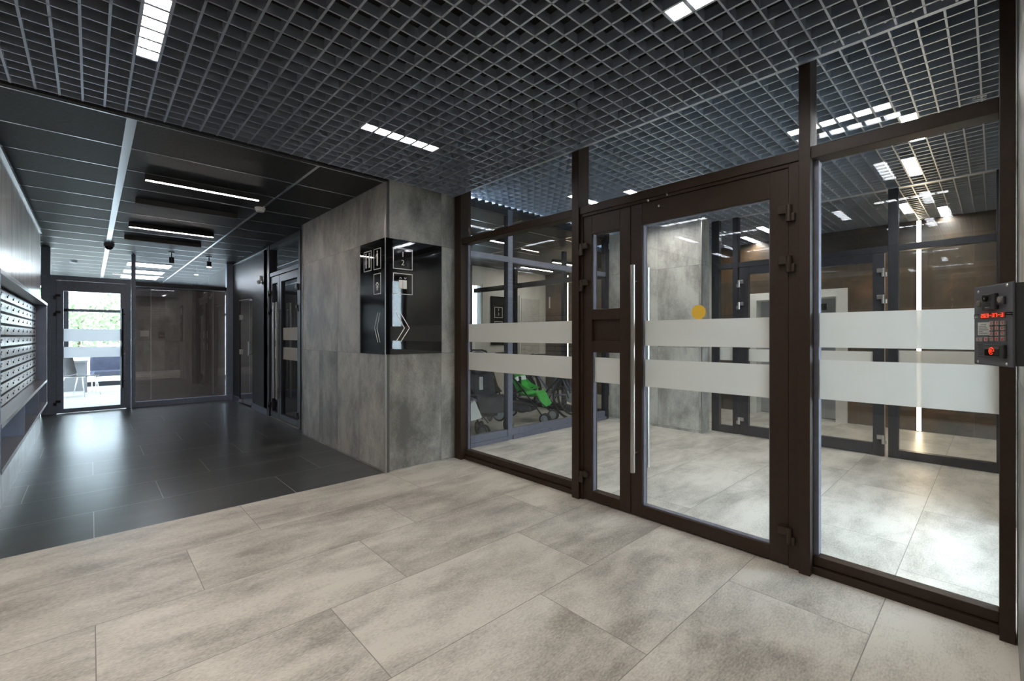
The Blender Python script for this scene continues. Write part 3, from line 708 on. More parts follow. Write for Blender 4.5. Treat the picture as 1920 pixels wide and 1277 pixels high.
linear(4.0, 5.0, 6.7, True, 'lit linear lamp deep in the stroller room', ZC + .04)
linear(6.7, 7.7, 6.0, True, 'lit linear lamp in the hall beyond the strollers', ZC + .04)
linear(6.7, 7.7, 6.9, True, 'lit linear lamp before the white wall', ZC + .04)
# LED strip on brown wall
ls_ = empty('strip_light', (LX - .02, .725, 0)); tag(ls_, 'tall vertical light strip glowing on the brown tiled wall', 'light')
MB().box(0, .02, -.028, .028, 0, ZV).build('channel', m_matteblack, ls_)
MB().box(-.004, 0, -.022, .022, .01, ZV - .01).build('diffuser', m_strip, ls_)
l2_ = empty('strip_light', (LX - .02, 6.96, 0)); tag(l2_, 'thin vertical light strip beside the large digit one', 'light')
MB().box(0, .02, -.02, .02, 0, ZV - .1).build('channel', m_matteblack, l2_)
MB().box(-.004, 0, -.010, .010, .3, ZV - .15).build('diffuser', m_strip, l2_)
# far room ceiling panels
for i, (x, y) in enumerate(((.90, 12.05), (.90, 13.4), (.90, 14.7))):
    o = empty('panel_light', (x, y, ZC)); tag(o, ('nearest', 'middle', 'farthest')[i] + ' white panel lamp on the ceiling beyond the end glass', 'ceiling light', 'panel lamps in the far room')
    MB().box(-.36, .36, -.30, .30, -.012, 0).build('frame', m_offwhite, o)
    MB().box(-.34, .34, -.28, .28, -.015, -.011).build('diffuser', m_panel, o)
# spotlights
for i, (x, y) in enumerate(((1.045, 9.95), (1.62, 10.05))):
    o = empty('ceiling_spotlight', (x, y, ZC)); tag(o, ('dark', 'glowing')[i] + ' black spotlight hanging from the corridor ceiling, ' + ('left' if i == 0 else 'right') + ' of the two', 'spotlight', 'spotlights near corridor end')
    MB().cyl((0, 0, -.012), (0, 0, 0), .05, 20).build('ceiling_rose', m_blackplastic, o)
    MB().cyl((0, 0, -.09), (0, 0, -.012), .008, 8).build('stem', m_blackplastic, o)
    MB().cyl((0, 0, -.19), (0, 0, -.09), .038, 20).build('shade', m_blackplastic, o)
    MB().cyl((0, 0, -.193), (0, 0, -.188), .034, 20).build('bulb', m_linear if i else m_offdiff, o)
# smoke detector, dome camera, sensor
o = empty('smoke_detector', (1.43, 5.80, ZC)); tag(o, 'round white smoke detector on the black corridor ceiling', 'smoke detector')
MB().cyl((0, 0, -.012), (0, 0, 0), .055, 24).build('base', m_offwhite, o)
MB().cyl((0, 0, -.045), (0, 0, -.012), .04, 24, .052).build('head', m_offwhite, o)
o = empty('smoke_detector', (.0 - .25, 12.4, ZC)); tag(o, 'small detector on the ceiling beyond the end door', 'smoke detector')
MB().cyl((0, 0, -.04), (0, 0, 0), .06, 20).build('head', m_greyplastic, o)
o = empty('dome_camera', (.215, 9.7, ZC)); tag(o, 'grey dome camera hanging from the bright corridor ceiling rail', 'camera')
MB().cyl((0, 0, -.05), (0, 0, 0), .065, 24).build('base', m_greyplastic, o)
MB().sphere((0, 0, -.055), .052, (1, 1, .9), 20).build('dome', m_blackgloss, o, True)
o = empty('motion_sensor', (2.14, 8.62, 2.23)); tag(o, 'white motion sensor high on the black wall', 'sensor')
MB().box(-.03, 0, -.035, .035, .03, .11, .006).build('body', m_offwhite, o)
MB().sphere((-.035, 0, 0), .032, (1, 1, 1), 16).build('lens', m_offwhite, o, True)
MB().cyl((-.02, 0, 0), (-.02, 0, .05), .01, 8).build('arm', m_offwhite, o)

# ================================================================== SIGN
sg = empty('corner_sign', (2.062, 3.98, 1.133)); tag(sg, 'black glossy sign wrapped round the column corner with white pictograms', 'sign')
MB().box(-.008, 0, -.008, .54, 0, 1.118).build('sign_panel', m_blackgloss, sg)
MB().box(0, .632, -.008, 0, 0, 1.118).build('sign_panel', m_blackgloss, sg)
MB().box(-.013, -.007, -.013, -.007, 0, 1.118).build('corner_strip', m_steel, sg)
# right face pictograms: coordinates u from corner (x), v up from bottom; px mapping measured
def frame2d(mb, put, u0, u1, v0, v1, t=.006):
    put(mb, u0, u1, v0, v0 + t); put(mb, u0, u1, v1 - t, v1); put(mb, u0, u0 + t, v0, v1); put(mb, u1 - t, u1, v0, v1)
def putR(mb, u0, u1, v0, v1): mb.box(u0, u1, -.0095, -.008, v0, v1)
def putL(mb, u0, u1, v0, v1): mb.box(-.0095, -.008, u0, u1, v0, v1)
def segR(mb, pts, w=.0055, plane='R'):
    for (a, b), (c, d) in zip(pts, pts[1:]):
        n = Vector((-(d - b), c - a)); n.normalize(); n *= w / 2
        poly = [(a + n.x, b + n.y), (c + n.x, d + n.y), (c - n.x, d - n.y), (a - n.x, b - n.y)]
        lo = [mb.bm.verts.new((u, -.0096, v) if plane == 'R' else (-.0096, u, v)) for u, v in poly]
        hi = [mb.bm.verts.new((u, -.008, v) if plane == 'R' else (-.008, u, v)) for u, v in poly]
        mb.bm.faces.new(lo); mb.bm.faces.new(hi[::-1])
        for i in range(4): mb.bm.faces.new((lo[i], lo[(i + 1) % 4], hi[(i + 1) % 4], hi[i]))
m_ = MB(); frame2d(m_, putR, .072, .285, .83, 1.035); m_.build('pictogram_frame', m_print, sg)
m_ = MB(); frame2d(m_, putR, .072, .285, .585, .79); m_.build('pictogram_frame', m_print, sg)
text('digit', '1', .075, m_print, sg, (.178, -.0088, .975), (math.radians(90), 0, 0))
text('digit', '2', .075, m_print, sg, (.178, -.0088, .893), (math.radians(90), 0, 0))
m_ = MB(); putR(m_, .135, .174, .64, .725); putR(m_, .178, .22, .64, .725); m_.build('lift_pictogram', m_print, sg)
m_ = MB(); segR(m_, [(.140, .738), (.152, .752), (.164, .738)], .005); m_.build('arrow_pictogram', m_print, sg); m_ = MB(); segR(m_, [(.190, .752), (.203, .738), (.216, .752)], .005); m_.build('arrow_pictogram', m_print, sg)
m_ = MB(); segR(m_, [(.100, .405), (.195, .255), (.100, .115)], .007); segR(m_, [(.150, .405), (.250, .255), (.150, .115)], .007); m_.build('chevron', m_print, sg)
# left face: u = distance from corner along +y (appears to the left)
m_ = MB(); frame2d(m_, putL, .082, .235, .83, 1.035, .007); m_.build('pictogram_frame', m_print, sg)
m_ = MB(); frame2d(m_, putL, .285, .455, .83, 1.035, .008); m_.build('pictogram_frame', m_print, sg)
m_ = MB(); frame2d(m_, putL, .082, .235, .585, .79, .007); m_.build('pictogram_frame', m_print, sg)
def person2(u, skirt=False, arm=False):
    m_ = MB(); m_.cyl((-.0095, u, 1.005), (-.008, u, 1.005), .011, 14)
    putL(m_, u - .014, u + .014, .93, .988); putL(m_, u - .013, u - .003, .865, .93); putL(m_, u + .003, u + .013, .865, .93)
    if skirt: putL(m_, u - .022, u + .022, .905, .94)
    if arm: segR(m_, [(u + .014, .98), (u + .03, .955)], .007, 'L')
    m_.build('person_pictogram', m_print, sg)
person2(.158, arm=True); person2(.332); person2(.405, True)
m_ = MB(); m_.cyl((-.0095, .158, .655), (-.008, .158, .655), .020, 16)
for du, dv in ((-.022, .022), (-.008, .036), (.010, .036), (.024, .022)): m_.cyl((-.0095, .158 + du, .66 + dv), (-.008, .158 + du, .66 + dv), .008, 12)
putL(m_, .145, .171, .625, .65); m_.build('paw_pictogram', m_print, sg)
m_ = MB(); segR(m_, [(.100, .405), (.165, .255), (.100, .115)], .007, 'L'); segR(m_, [(.145, .405), (.215, .255), (.145, .115)], .007, 'L'); m_.build('chevron', m_print, sg)
# far black sign on white wall
fs = empty('wall_sign', (6.80, 7.695, 1.1)); tag(fs, 'black sign panel with white outlined squares on the far white wall', 'sign')
MB().box(-.28, .28, -.02, 0, 0, 1.1).build('sign_panel', m_blackgloss, fs)
for v in (.30, .62):
    m_ = MB()
    def putF(mb, u0, u1, v0, v1): mb.box(u0, u1, -.023, -.02, v0, v1)
    frame2d(m_, putF, -.18, .06, v, v + .24, .010); m_.build('pictogram_frame', m_print, fs)
text('digit', '1', .08, m_print, fs, (-.06, -.022, .80), (math.radians(90), 0, 0)); text('digit', '2', .08, m_print, fs, (-.06, -.022, .70), (math.radians(90), 0, 0))
# big floor number 1
n1 = empty('floor_number', (LX - .005, 7.60, 1.9)); tag(n1, 'large white digit one on the grey wall beyond the strollers', 'wall number')
text('digit', '1', .42, m_print, n1, (0, -.04, .22), (math.radians(90), 0, math.radians(-90)), .002)
wdr = empty('door_6', (7.75, 7.69, 0)); struct(wdr, 'pale grey door in the far white wall', 'door')
MB().box(-.36, .36, -.03, 0, 0, 2.26).build('door_frame', m_white, wdr); MB().box(-.31, .31, -.04, -.03, .01, 2.2).build('door_leaf', m_palefab, wdr)
MB().cyl((-.25, -.09, 1.0), (-.15, -.09, 1.0), .01, 8).cyl((-.25, -.09, 1.0), (-.25, -.04, 1.0), .01, 8).build('door_handle', m_steel, wdr)

# ================================================================== LIFT
lp = empty('lift_portal', (LX, 2.225, 0)); tag(lp, 'white lift surround with brushed steel lift doors', 'lift')
s_ = MB(); s_.box(-.06, .02, -.70, -.56, 0, 2.03); s_.box(-.06, .02, .56, .70, 0, 2.03); s_.box(-.06, .02, -.56, .56, 1.91, 2.03)
s_.box(.0, .20, -.60, -.56, 0, 1.93); s_.box(.0, .20, .56, .60, 0, 1.93); s_.box(.0, .20, -.56, .56, 1.90, 1.93)
s_.build('surround', m_white, lp)
for i, (a, b) in enumerate(((-.56, -.28), (-.28, 0), (0, .28), (.28, .56))):
    MB().box(.16 + (i % 2) * .01, .19, a + .003, b - .003, .01, 1.90).build('sliding_door', m_elev, lp)
MB().box(.150, .16, -.40, -.22, 1.72, 1.82).build('indicator', m_blackgloss, lp)
tr = MB()
segments = [((.13, 1.755), (.19, 1.79)), ((.19, 1.79), (.25, 1.755)), ((.25, 1.755), (.13, 1.755))]
for (a, b), (c, d) in segments: tr.cyl((.156, a, b), (.156, c, d), .006, 6)
tr.build('hanger_sign', m_steel, lp)
struct(box('wall_lift_shaft', m_matteblack, LX + .2, LX + .26, 1.5, 2.95, 0, 2.1), 'dark lift shaft behind the lift doors', 'wall')

# ================================================================== MAILBOXES
cab = empty('mailbox_cabinet', (-.52, 6.55, .40)); LM = (-.52, 6.55, .40)
tag(cab, 'blue grey wall cabinet with open lower compartments that holds the mailboxes', 'cabinet')
c_ = MB(); c_.box(-.595, -.43, 4.38, 4.44, .40, 1.745, .003); c_.box(-.595, -.43, 8.66, 8.72, .40, 1.745, .003)
rel(c_, cab, 'side_panel', m_cabinet, LM)
rel(MB().box(-.595, -.425, 4.38, 8.72, 1.715, 1.75, .003), cab, 'top_panel', m_shelf, LM)
rel(MB().box(-.595, -.425, 4.44, 8.66, .70, .73, .003), cab, 'shelf', m_shelf, LM)
rel(MB().box(-.595, -.425, 4.44, 8.66, .40, .43, .003), cab, 'bottom_panel', m_shelf, LM)
for y in (5.90, 7.36): rel(MB().box(-.595, -.43, y - .015, y + .015, .43, .70), cab, 'divider', m_cabinet, LM)
rel(MB().box(-.598, -.588, 4.44, 8.66, .43, 1.715), cab, 'back_panel', m_cabinet, LM)
CW, RH = .41, .097
def make_bank(cols):
    o = empty('mailbox_bank', (-.53, 0, .735)); w = CW * cols
    MB().box(-.055, -.004, 0.001, w - .001, 0, RH * 10).build('body', m_matteblack, o)
    for c in range(cols):
        for r in range(10):
            d = MB().box(-.004, 0, c * CW + .006, (c + 1) * CW - .006, r * RH + .004, (r + 1) * RH - .018, .001).build('mailbox_door', m_mail, o)
            y = c * CW + CW * .33; z = r * RH + .04
            MB().cyl((0, y, z), (.006, y, z), .009, 8).build('lock', m_blackplastic, d); MB().box(0, .003, y + .06, y + .085, z + .012, z + .022).build('number_plate', m_blackplastic, d)
    return o
b2 = make_bank(2); b1 = make_bank(1)
names = ['nearest the camera, mostly hidden by the cabinet side', 'at the left edge of the picture', 'second visible from the left', 'third visible from the left', 'at the far end, a single column']
def copy_tree(o, parent=None):
    c = o.copy(); COL.objects.link(c); c.parent = parent
    for ch in list(o.children): copy_tree(ch, c)
    return c
for i, y in enumerate((4.895, 5.715, 6.535, 7.355, 8.215)):
    o = b2 if i == 0 else (b1 if i == 4 else copy_tree(b2))
    o.location.y = y
    tag(o, 'white metal mailbox bank ' + names[i], 'mailboxes', 'mailbox banks in the wall cabinet')

# ================================================================== INTERCOM
ang = math.atan2(-.08, -.17)
ic = empty('intercom', (1.955, .003, 1.222), ang); tag(ic, 'graphite door intercom with red display and keypad at the right edge', 'intercom')
w, h = .188, .24; hw = w / 2
MB().box(-hw, hw, -.006, 0, 0, h, .004).build('faceplate', m_intercom, ic)
# housing wedge to the wall
c, s = math.cos(ang), math.sin(ang)
def to_local(x, y): dx, dy = x - 1.955, y - .003; return (dx * c + dy * s, -dx * s + dy * c)
wl1 = to_local(1.90, WY); wl2 = to_local(2.02, WY)
hz = [(-hw + .004, .0), (hw - .004, .0), to_local(1.872, WY), to_local(2.06, WY)]
MB().prism(hz, .004, h - .004).build('housing', m_matteblack, ic)
def U(px, py):   # zoom pixel in the 669x1277 crop -> panel local
    # plate corners in the crop: left 120, right 590; top 178/150 bottom 1115/1155
    t = (px - 118) / (588 - 118); dl, dr = 1.14, 1.0
    u = t * dl / (dr + t * (dl - dr))
    top = 185 + (150 - 185) * t; bot = 1113 + (1152 - 1113) * t
    return (-hw + u * w, h * (1 - (py - top) / (bot - top)))
def pbox(name, m, x0, y0, x1, y1, d0, d1, bevel=0.0, parent=ic):
    a = U(x0, (y0 + y1) / 2)[0]; b = U(x1, (y0 + y1) / 2)[0]; zt = U((x0 + x1) / 2, y0)[1]; zb = U((x0 + x1) / 2, y1)[1]
    return MB().box(a, b, -.006 - d1, -.006 - d0, zb, zt, bevel).build(name, m, parent)
m_ = MB()
for x, y in ((172, 240), (517, 190), (168, 1084), (511, 1110)):
    u, v = U(x, y); m_.sphere((u, -.006, v), .0045, (1, .6, 1), 12)
m_.build('screw', m_steel, ic, True)
pbox('camera_housing', m_blackplastic, 255, 275, 420, 470, 0, .010, .004)
pbox('lamp_housing', m_blackplastic, 180, 335, 260, 430, 0, .006, .003); pbox('lamp_housing', m_blackplastic, 415, 315, 505, 412, 0, .006, .003)
for x, y in ((216, 380), (468, 355)):
    u, v = U(x, y); MB().cyl((u, -.0155, v), (u, -.011, v), .009, 16).build('lamp_lens', m_chrome, ic)
u, v = U(318, 330); MB().cyl((u, -.021, v), (u, -.015, v), .010, 18).build('camera_lens', m_blackgloss, ic)
MB().cyl((u, -.0215, v), (u, -.021, v), .0035, 12).build('camera_pupil', m_chrome, ic)
m_ = MB()
for yy in (370, 392, 414):
    u, v = U(333, yy); m_.box(u - .014, u + .014, -.0168, -.0158, v - .0015, v + .0015)
m_.build('grille_slot', m_matteblack, ic)
u, v = U(335, 440); MB().box(u - .012, u + .012, -.0168, -.0158, v - .001, v + .001).build('mark', m_steel, ic)
pbox('display_bezel', m_blackgloss, 124, 508, 584, 562, 0, .001)
pbox('display_line', m_steel, 126, 545, 170, 551, .001, .0015); pbox('display_line', m_steel, 515, 519, 583, 525, .001, .0015)
pbox('display_window', m_redglow, 205, 508, 500, 568, .001, .002)
# seven segment characters
SEG = dict(zip('0123456789-', ['abcdef', 'bc', 'abged', 'abgcd', 'fgbc', 'afgcd', 'afgedc', 'abc', 'abcdefg', 'abcdfg', 'g']))
def seven(mb, ch, u, v, W_, H_, t):
    for s_ in SEG[ch]:
        if s_ == 'a': q = (u, u + W_, v + H_ - t, v + H_)
        elif s_ == 'g': q = (u, u + W_, v + H_ / 2 - t / 2, v + H_ / 2 + t / 2)
        elif s_ == 'd': q = (u, u + W_, v, v + t)
        elif s_ == 'f': q = (u, u + t, v + H_ / 2, v + H_)
        elif s_ == 'b': q = (u + W_ - t, u + W_, v + H_ / 2, v + H_)
        elif s_ == 'e': q = (u, u + t, v, v + H_ / 2)
        else: q = (u + W_ - t, u + W_, v, v + H_ / 2)
        mb.box(q[0], q[1], -.0092, -.0080, q[2], q[3])
m_ = MB(); u0, v0 = U(215, 562); u1 = U(490, 535)[0]; step = (u1 - u0) / 8
for i, ch in enumerate('263-37-3'): seven(m_, ch, u0 + i * step + .001, v0 + .0015, step - .0048, .0110, .0015)
m_.build('display_digits', m_red, ic)
pbox('instruction_plate', m_plate, 170, 612, 308, 765, 0, .001)
m_ = MB()
for i, (a, b) in enumerate(((205, 270), (185, 268), (185, 280), (185, 295), (185, 230), (185, 285))):
    yy = 638 + i * 21; ua, va = U(a, yy); ub = U(b, yy)[0]; m_.box(ua, ub, -.0075, -.0069, va - .0008, va + .0008)
m_.build('plate_text', m_blackplastic, ic)
keys = []
rows = (628, 690, 752)
lab = iter('123456789')
for ry in rows:
    for kx in (352, 417, 486): keys.append((kx, ry, next(lab), 24))
for kx, t_, wd in ((205, 'C', 42), (288, 'B', 24), (352, '*', 24), (417, '0', 24), (486, '#', 24)): keys.append((kx, 817, t_, wd))
for kx, ky, t_, wd in keys:
    u, v = U(kx, ky); ku = wd / 470 * w
    kk = MB().box(u - ku, u + ku, -.0115, -.006, v - .0062, v + .0062, .002).build('key', m_steel, ic)
    text('key_mark', t_, .011, m_redkey, kk, (u, -.0122, v), (math.radians(90), 0, 0), .0004)
m_ = MB()
for yy in (882, 906, 930, 954, 978, 1000, 1022):
    ua, va = U(170, yy); ub = U(250, yy)[0]; m_.box(ua, ub, -.0066, -.0056, va - .0012, va + .0012)
m_.build('speaker_grille', m_matteblack, ic)
pbox('reader_frame', m_blackplastic, 272, 880, 516, 1040, 0, .008, .003)
pbox('reader_window', m_blackgloss, 290, 905, 465, 1015, .008, .0088)
u, v = U(372, 958)
m_ = MB()
for r_ in (.0045, .0100):
    pts = [(u + r_ * math.cos(a), -.0155, v + r_ * math.sin(a)) for a in [math.radians(40 + 28 * i) for i in range(11)]]
    m_.tube(pts, .0006, 6)
m_.tube([(u - .002, -.0155, v), (u + .014, -.0155, v)], .0008, 6); m_.tube([(u + .014, -.0155, v), (u + .011, -.0155, v + .007), (u + .004, -.0155, v + .011)], .0006, 6)
m_.build('reader_symbol', m_red, ic)

# ================================================================== STROLLERS, BIKES, CHAIRS
def wheel(parent, c, ax, R, r=.016, name='wheel', spokes=8, disc=False):
    o = MB().torus(c, ax, R, r).build(name, m_rubber, parent, True)
    m_ = MB(); c = Vector(c); a = Vector(ax).normalized(); u = a.orthogonal().normalized(); v = a.cross(u)
    m_.cyl(c - a * .022, c + a * .022, R * .22, 12)
    if disc: m_.cyl(c - a * .008, c + a * .008, R * .92, 20)
    for i in range(spokes):
        t = 2 * math.pi * i / spokes; d = u * math.cos(t) + v * math.sin(t); m_.cyl(c, c + d * R, .006 if spokes < 12 else .0012, 5)
    m_.build('hub', m_greyplastic, o)
    return o
def stroller(loc, rz, fab, hood_m, label, hood=True, stripe=False, scale=1.0):
    """local: faces -y, width along x"""
    o = empty('stroller', loc, rz); o.scale = (scale,) * 3
    tag(o, label, 'stroller', 'strollers parked behind the glass')
    for sx in (-1, 1):
        f_ = MB()
        f_.tube([(sx * .20, -.36, .10), (sx * .21, -.10, .42), (sx * .22, .30, .88), (sx * .21, .42, 1.02)], .011)
        f_.tube([(sx * .22, .34, .10), (sx * .21, .16, .42), (sx * .20, -.05, .50)], .010)
        f_.tube([(sx * .21, .25, .30), (sx * .20, -.22, .26)], .008)
        f_.tube([(sx * .20, -.22, .40), (sx * .19, -.46, .20)], .009)
        f_.build('frame_side', m_blackplastic, o, True)
        for dx in (-.028, .028):
            wheel(o, (sx * .20 + dx, -.38, .085), (1, 0, 0), .070, .014, 'front_wheel', 6, True)
        wheel(o, (sx * .235, .35, .115), (1, 0, 0), .098, .016, 'rear_wheel', 8, True)
    MB().tube([(-.235, .35, .115), (.235, .35, .115)], .009).tube([(-.2, -.2, .27), (.2, .24, .30)], .007).tube([(.2, -.2, .27), (-.2, .24, .30)], .007).build('axle', m_greyplastic, o)
    hb = [(-.21, .42, 1.02), (-.15, .45, 1.04), (.15, .45, 1.04), (.21, .42, 1.02)]
    MB().tube(hb, .015).build('handlebar', m_rubber, o, True)
    # seat: back, base, leg rest
    prof = [(.20, .94), (.17, .78), (.13, .62), (.09, .48), (.02, .40), (-.12, .39), (-.24, .42), (-.30, .35), (-.36, .25)]
    rows_ = []
    for i, (y, z) in enumerate(prof):
        row = []
        for k in range(7):
            t = -1 + k / 3; lift = .055 * t * t * (1.0 if 0 < i < 7 else .3)
            row.append((t * .185, y - lift * (1 if i < 4 else 0), z + lift * (0 if i < 3 else 1)))
        rows_.append(row)
    MB().sheet(rows_, .018).build('seat', fab, o, True)
    sd = MB()
    for sx in (-1, 1): sd.sheet([[(sx * .19, .22, .80), (sx * .195, .10, .66)], [(sx * .19, .14, .60), (sx * .20, -.02, .56)], [(sx * .19, .04, .44), (sx * .20, -.16, .50)]], .012)
    sd.build('side_wing', fab, o, True)
    MB().box(-.03, .03, .085, .125, .50, .68, .008).build('harness', m_greyfab if stripe else m_palefab, o)
    if stripe:
        rw = [[(-.19, .092, .68), (-.1, .130, .68), (.1, .130, .68), (.19, .092, .68)], [(-.19, .080, .615), (-.1, .116, .615), (.1, .116, .615), (.19, .080, .615)]]
        MB().sheet(rw, .014).sheet(rw, -.014).build('white_stripe', m_print, o)
    if hood:
        rows_ = []
        for i in range(6):
            a = math.radians(10 + i * 24); row = []
            for k in range(9):
                b = math.radians(-90 + k * 22.5)
                row.append((math.sin(b) * .205, .26 - math.sin(a) * .22 * math.cos(b) * 1.0, .84 + math.cos(a) * .20 * math.cos(b)))
            rows_.append(row)
        MB().sheet(rows_, .006).build('hood', hood_m, o, True)
    bk = MB().box(-.16, .16, -.14, .22, .16, .30, .03); bk.build('basket', m_greyfab, o)
    return o
stroller((4.93, 4.97, 0), math.radians(24), m_green, m_green, 'green stroller with a white stripe behind the glass screen', hood=False, stripe=True)
stroller((4.12, 5.02, 0), math.radians(-18), m_greyfab, m_greyfab, 'dark grey stroller behind the left half of the glass screen', True, False, 1.05)
stroller((3.42, 4.82, 0), math.radians(12), m_palefab, m_palefab, 'pale hooded stroller at the left end of the glass screen', True)
stroller((4.62, 6.05, 0), math.radians(-10), m_navyfab, m_navyfab, 'dark blue stroller tucked behind the green one', True)
def bicycle(loc, rz, col, label):
    o = empty('bicycle', loc, rz); tag(o, label, 'bicycle', 'bicycles in the stroller room')
    R = .32
    wheel(o, (-.5, 0, R + .02), (0, 1, 0), R, .02, 'wheel', 24); wheel(o, (.52, 0, R + .02), (0, 1, 0), R, .02, 'wheel', 24)
    bb = (-.05, 0, .30); seat = (-.20, 0, .78); head = (.33, 0, .82); hl = (.36, 0, .70)
    f_ = MB()
    for a, b in ((bb, seat), (seat, head), (bb, hl), (head, hl)): f_.cyl(a, b, .016, 10)
    for sy in (-.05, .05):
        f_.cyl((bb[0], sy * .5, bb[2]), (-.5, sy, .34), .009, 8); f_.cyl((seat[0], sy * .4, seat[2] - .05), (-.5, sy, .34), .008, 8)
    f_.build('frame', col, o)
    fk = MB()
    for sy in (-.05, .05): fk.cyl((.36, sy * .6, .70), (.52, sy, .34), .010, 8)
    fk.cyl((.32, 0, .80), (.30, 0, .98), .013, 8); fk.build('fork', col, o)
    MB().tube([(.18, -.22, 1.0), (.26, -.20, .98), (.30, 0, .98), (.26, .20, .98), (.18, .22, 1.0)], .012).build('handlebar', m_blackplastic, o, True)
    MB().cyl(seat, (-.23, 0, .92), .013, 8).build('seat_post', m_chrome, o)
    MB().sphere((-.25, 0, .94), .09, (1.4, .8, .35), 14).build('saddle', m_rubber, o, True)
    MB().cyl((-.05, -.03, .30), (-.05, .03, .30), .085, 18).build('chainring', m_chrome, o)
    MB().cyl((-.05, .03, .30), (.04, .06, .16), .009, 8).box(.0, .09, .05, .13, .15, .17).cyl((-.05, -.03, .30), (-.14, -.06, .44), .009, 8).box(-.19, -.10, -.13, -.05, .43, .45).build('pedal', m_blackplastic, o)
    MB().box(-.68, -.66, -.03, .03, .64, .70).build('reflector', m_orange, o)
    mg = MB(); mg.tube([(-.5 + .36 * math.cos(math.radians(t)), 0, .34 + .36 * math.sin(math.radians(t))) for t in range(20, 200, 15)], .012); mg.build('mudguard', m_blackplastic, o)
bicycle((5.42, 5.05, 0), math.radians(-84), m_blackplastic, 'black bicycle parked right of the green stroller')
bicycle((5.78, 5.25, 0), math.radians(92), m_navyfab, 'dark bicycle whose wheel shows beside the pillar')
# chairs in the far room
o = empty('lounge_chair', (-.20, 13.55, 0), math.radians(60)); tag(o, 'chair with white metal legs seen through the end door', 'chair', 'chairs in the far room')
MB().sheet([[(-.20, .22, .88), (0, .26, .90), (.20, .22, .88)], [(-.23, .20, .66), (0, .25, .66), (.23, .20, .66)], [(-.22, .15, .48), (0, .18, .46), (.22, .15, .48)]], .012).build('backrest', m_blackplastic, o, True)
MB().sheet([[(-.22, .17, .46), (0, .17, .44), (.22, .17, .46)], [(-.24, -.05, .45), (0, -.05, .43), (.24, -.05, .45)], [(-.22, -.26, .46), (0, -.28, .45), (.22, -.26, .46)]], .012).build('seat', m_blackplastic, o, True)
for sx in (-1, 1):
    for y0, y1 in ((-.2, -.27), (.12, .24)): MB().cyl((sx * .2, y0, .43), (sx * .25, y1, 0), .011, 8).build('leg', m_chrome, o)
MB().tube([(-.22, -.26, .44), (-.2, .12, .43), (-.22, .22, .6), (-.2, .25, .9), (.2, .25, .9), (.22, .22, .6), (.2, .12, .43), (.22, -.26, .44)], .010).build('frame', m_offwhite, o)
o = empty('armchair', (.32, 14.3, 0), math.radians(8)); tag(o, 'blue grey upholstered chair beyond the end door', 'chair', 'chairs in the far room')
MB().box(-.30, .30, .18, .30, .46, .98, .04).build('backrest', m_navyfab, o); MB().box(-.31, .31, -.30, .22, .38, .50, .03).build('seat', m_navyfab, o)
for sx in (-1, 1):
    for y in (-.26, .22): MB().cyl((sx * .27, y, 0), (sx * .27, y, .38), .014, 8).build('leg', m_chrome, o)
o = empty('side_table', (-.30, 14.7, 0)); tag(o, 'small dark table behind the chair in the far room', 'table')
MB().box(-.25, .25, -.3, .3, .70, .74, .005).build('table_top', m_greyplastic, o); MB().box(-.22, .22, .2, .24, 0, .70).build('panel', m_greyplastic, o)
for sx in (-1, 1): MB().box(sx * .22 - .02, sx * .22 + .02, -.28, -.24, 0, .70).build('leg', m_greyplastic, o)

# ================================================================== OUTSIDE
def tree(x, y, hgt, rad, label, lm=None):
    o = empty('tree', (x, y, -.05)); tag(o, label, 'tree', 'trees outside the far window')
    MB().cyl((0, 0, 0), (0, 0, hgt * .6), .12, 10, .06).build('trunk', m_bark, o)
    m_ = MB()
    for i in range(900):
        d = Vector((random.gauss(0, 1), random.gauss(0, 1), random.gauss(0, 1))).normalized() * (random.random() ** .4)
        c = Vector((d.x * rad, d.y * rad, hgt * .62 + d.z * rad * 1.1)); s_ = random.uniform(.08, .2)
        a = Vector((random.gauss(0, 1), random.gauss(0, 1), random.gauss(0, 1))).normalized(); b = a.orthogonal().normalized()
        m_.bm.faces.new([m_.bm.verts.new(c + a * s_), m_.bm.verts.new(c + b * s_ * .6), m_.bm.verts.new(c - a * s_), m_.bm.verts.new(c - b * s_ * .6)])
    m_.build('foliage', lm or m_leaf, o)
tree(-2.1, 23, 6.0, 1.7, 'leafy green tree outside at the left of the end door glass')
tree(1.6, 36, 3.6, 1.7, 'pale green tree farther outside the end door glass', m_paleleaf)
tree(-.6, 44, 3.4, 1.8, 'distant tree in the middle of the end door glass', m_paleleaf)

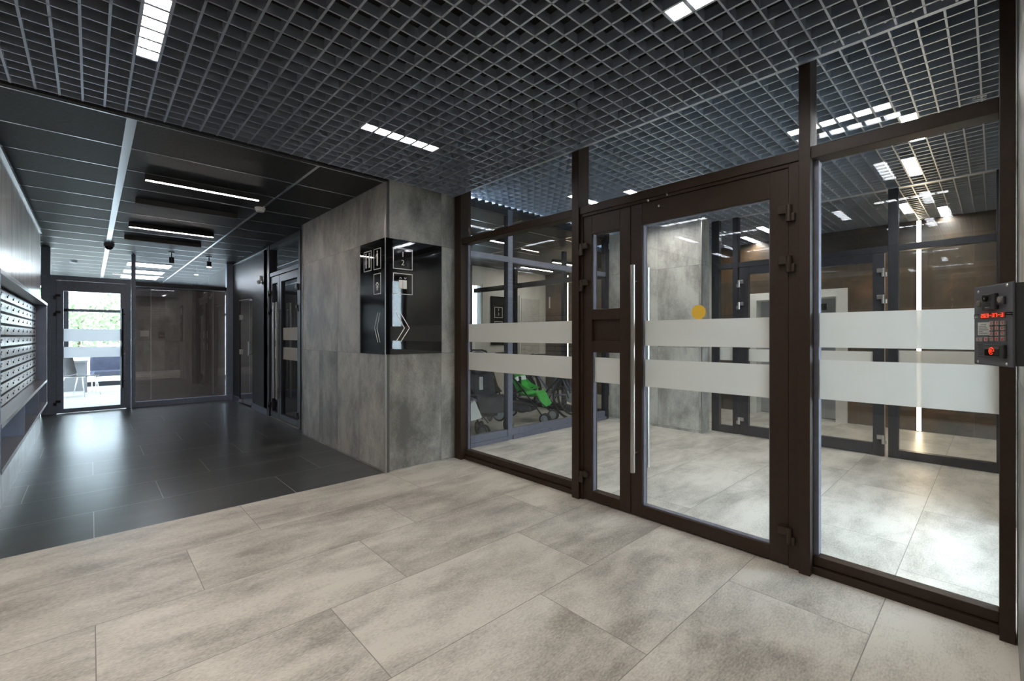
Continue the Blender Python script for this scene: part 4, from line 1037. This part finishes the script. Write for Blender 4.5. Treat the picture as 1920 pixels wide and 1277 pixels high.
# ------------------------------------------------------------------ every loose piece of a thing becomes a part of its own
WHOLE = {'louvre', 'slats', 'plate_text', 'display_digits', 'speaker_grille', 'foliage', 'hub', 'grille_slot', 'arrow_pictogram', 'person_pictogram',
         'paw_pictogram', 'lift_pictogram', 'chevron', 'diffuser', 'digit', 'key_mark', 'reader_symbol', 'sticker', 'pictogram_frame', 'pedal'}
def explode(o):
    me = o.data; nv = len(me.vertices); par = list(range(nv))
    def find(a):
        while par[a] != a: par[a] = par[par[a]]; a = par[a]
        return a
    for e in me.edges:
        a, b = find(e.vertices[0]), find(e.vertices[1])
        if a != b: par[a] = b
    isl = {}
    for i in range(nv): isl.setdefault(find(i), []).append(i)
    if len(isl) < 2 or len(isl) > 60: return
    G = []
    for vs in isl.values():
        cs = [me.vertices[i].co for i in vs]
        lo = Vector([min(c[k] for c in cs) for k in range(3)]); hi = Vector([max(c[k] for c in cs) for k in range(3)])
        G.append([lo, hi, set(vs)])
    ch = True
    while ch:
        ch = False
        for i in range(len(G)):
            for j in range(i + 1, len(G)):
                if all(G[i][0][k] <= G[j][1][k] + .0015 and G[j][0][k] <= G[i][1][k] + .0015 for k in range(3)):
                    G[i][0] = Vector([min(G[i][0][k], G[j][0][k]) for k in range(3)]); G[i][1] = Vector([max(G[i][1][k], G[j][1][k]) for k in range(3)])
                    G[i][2] |= G[j][2]; del G[j]; ch = True; break
            if ch: break
    if len(G) < 2: return
    src = me
    for gi, g in enumerate(G):
        bm = bmesh.new(); bm.from_mesh(src)
        bm.verts.ensure_lookup_table()
        bmesh.ops.delete(bm, geom=[v for v in bm.verts if v.index not in g[2]], context='VERTS')
        nm = bpy.data.meshes.new(src.name); bm.to_mesh(nm); bm.free(); nm.materials.append(src.materials[0])
        if gi == 0: o.data = nm
        else:
            c = o.copy(); c.data = nm; COL.objects.link(c)
for o in list(COL.objects):
    if o.type == 'MESH' and o.parent is not None and o.data.users == 1 and o.name.split('.')[0] not in WHOLE and not o.parent.name.startswith('window'):
        explode(o)
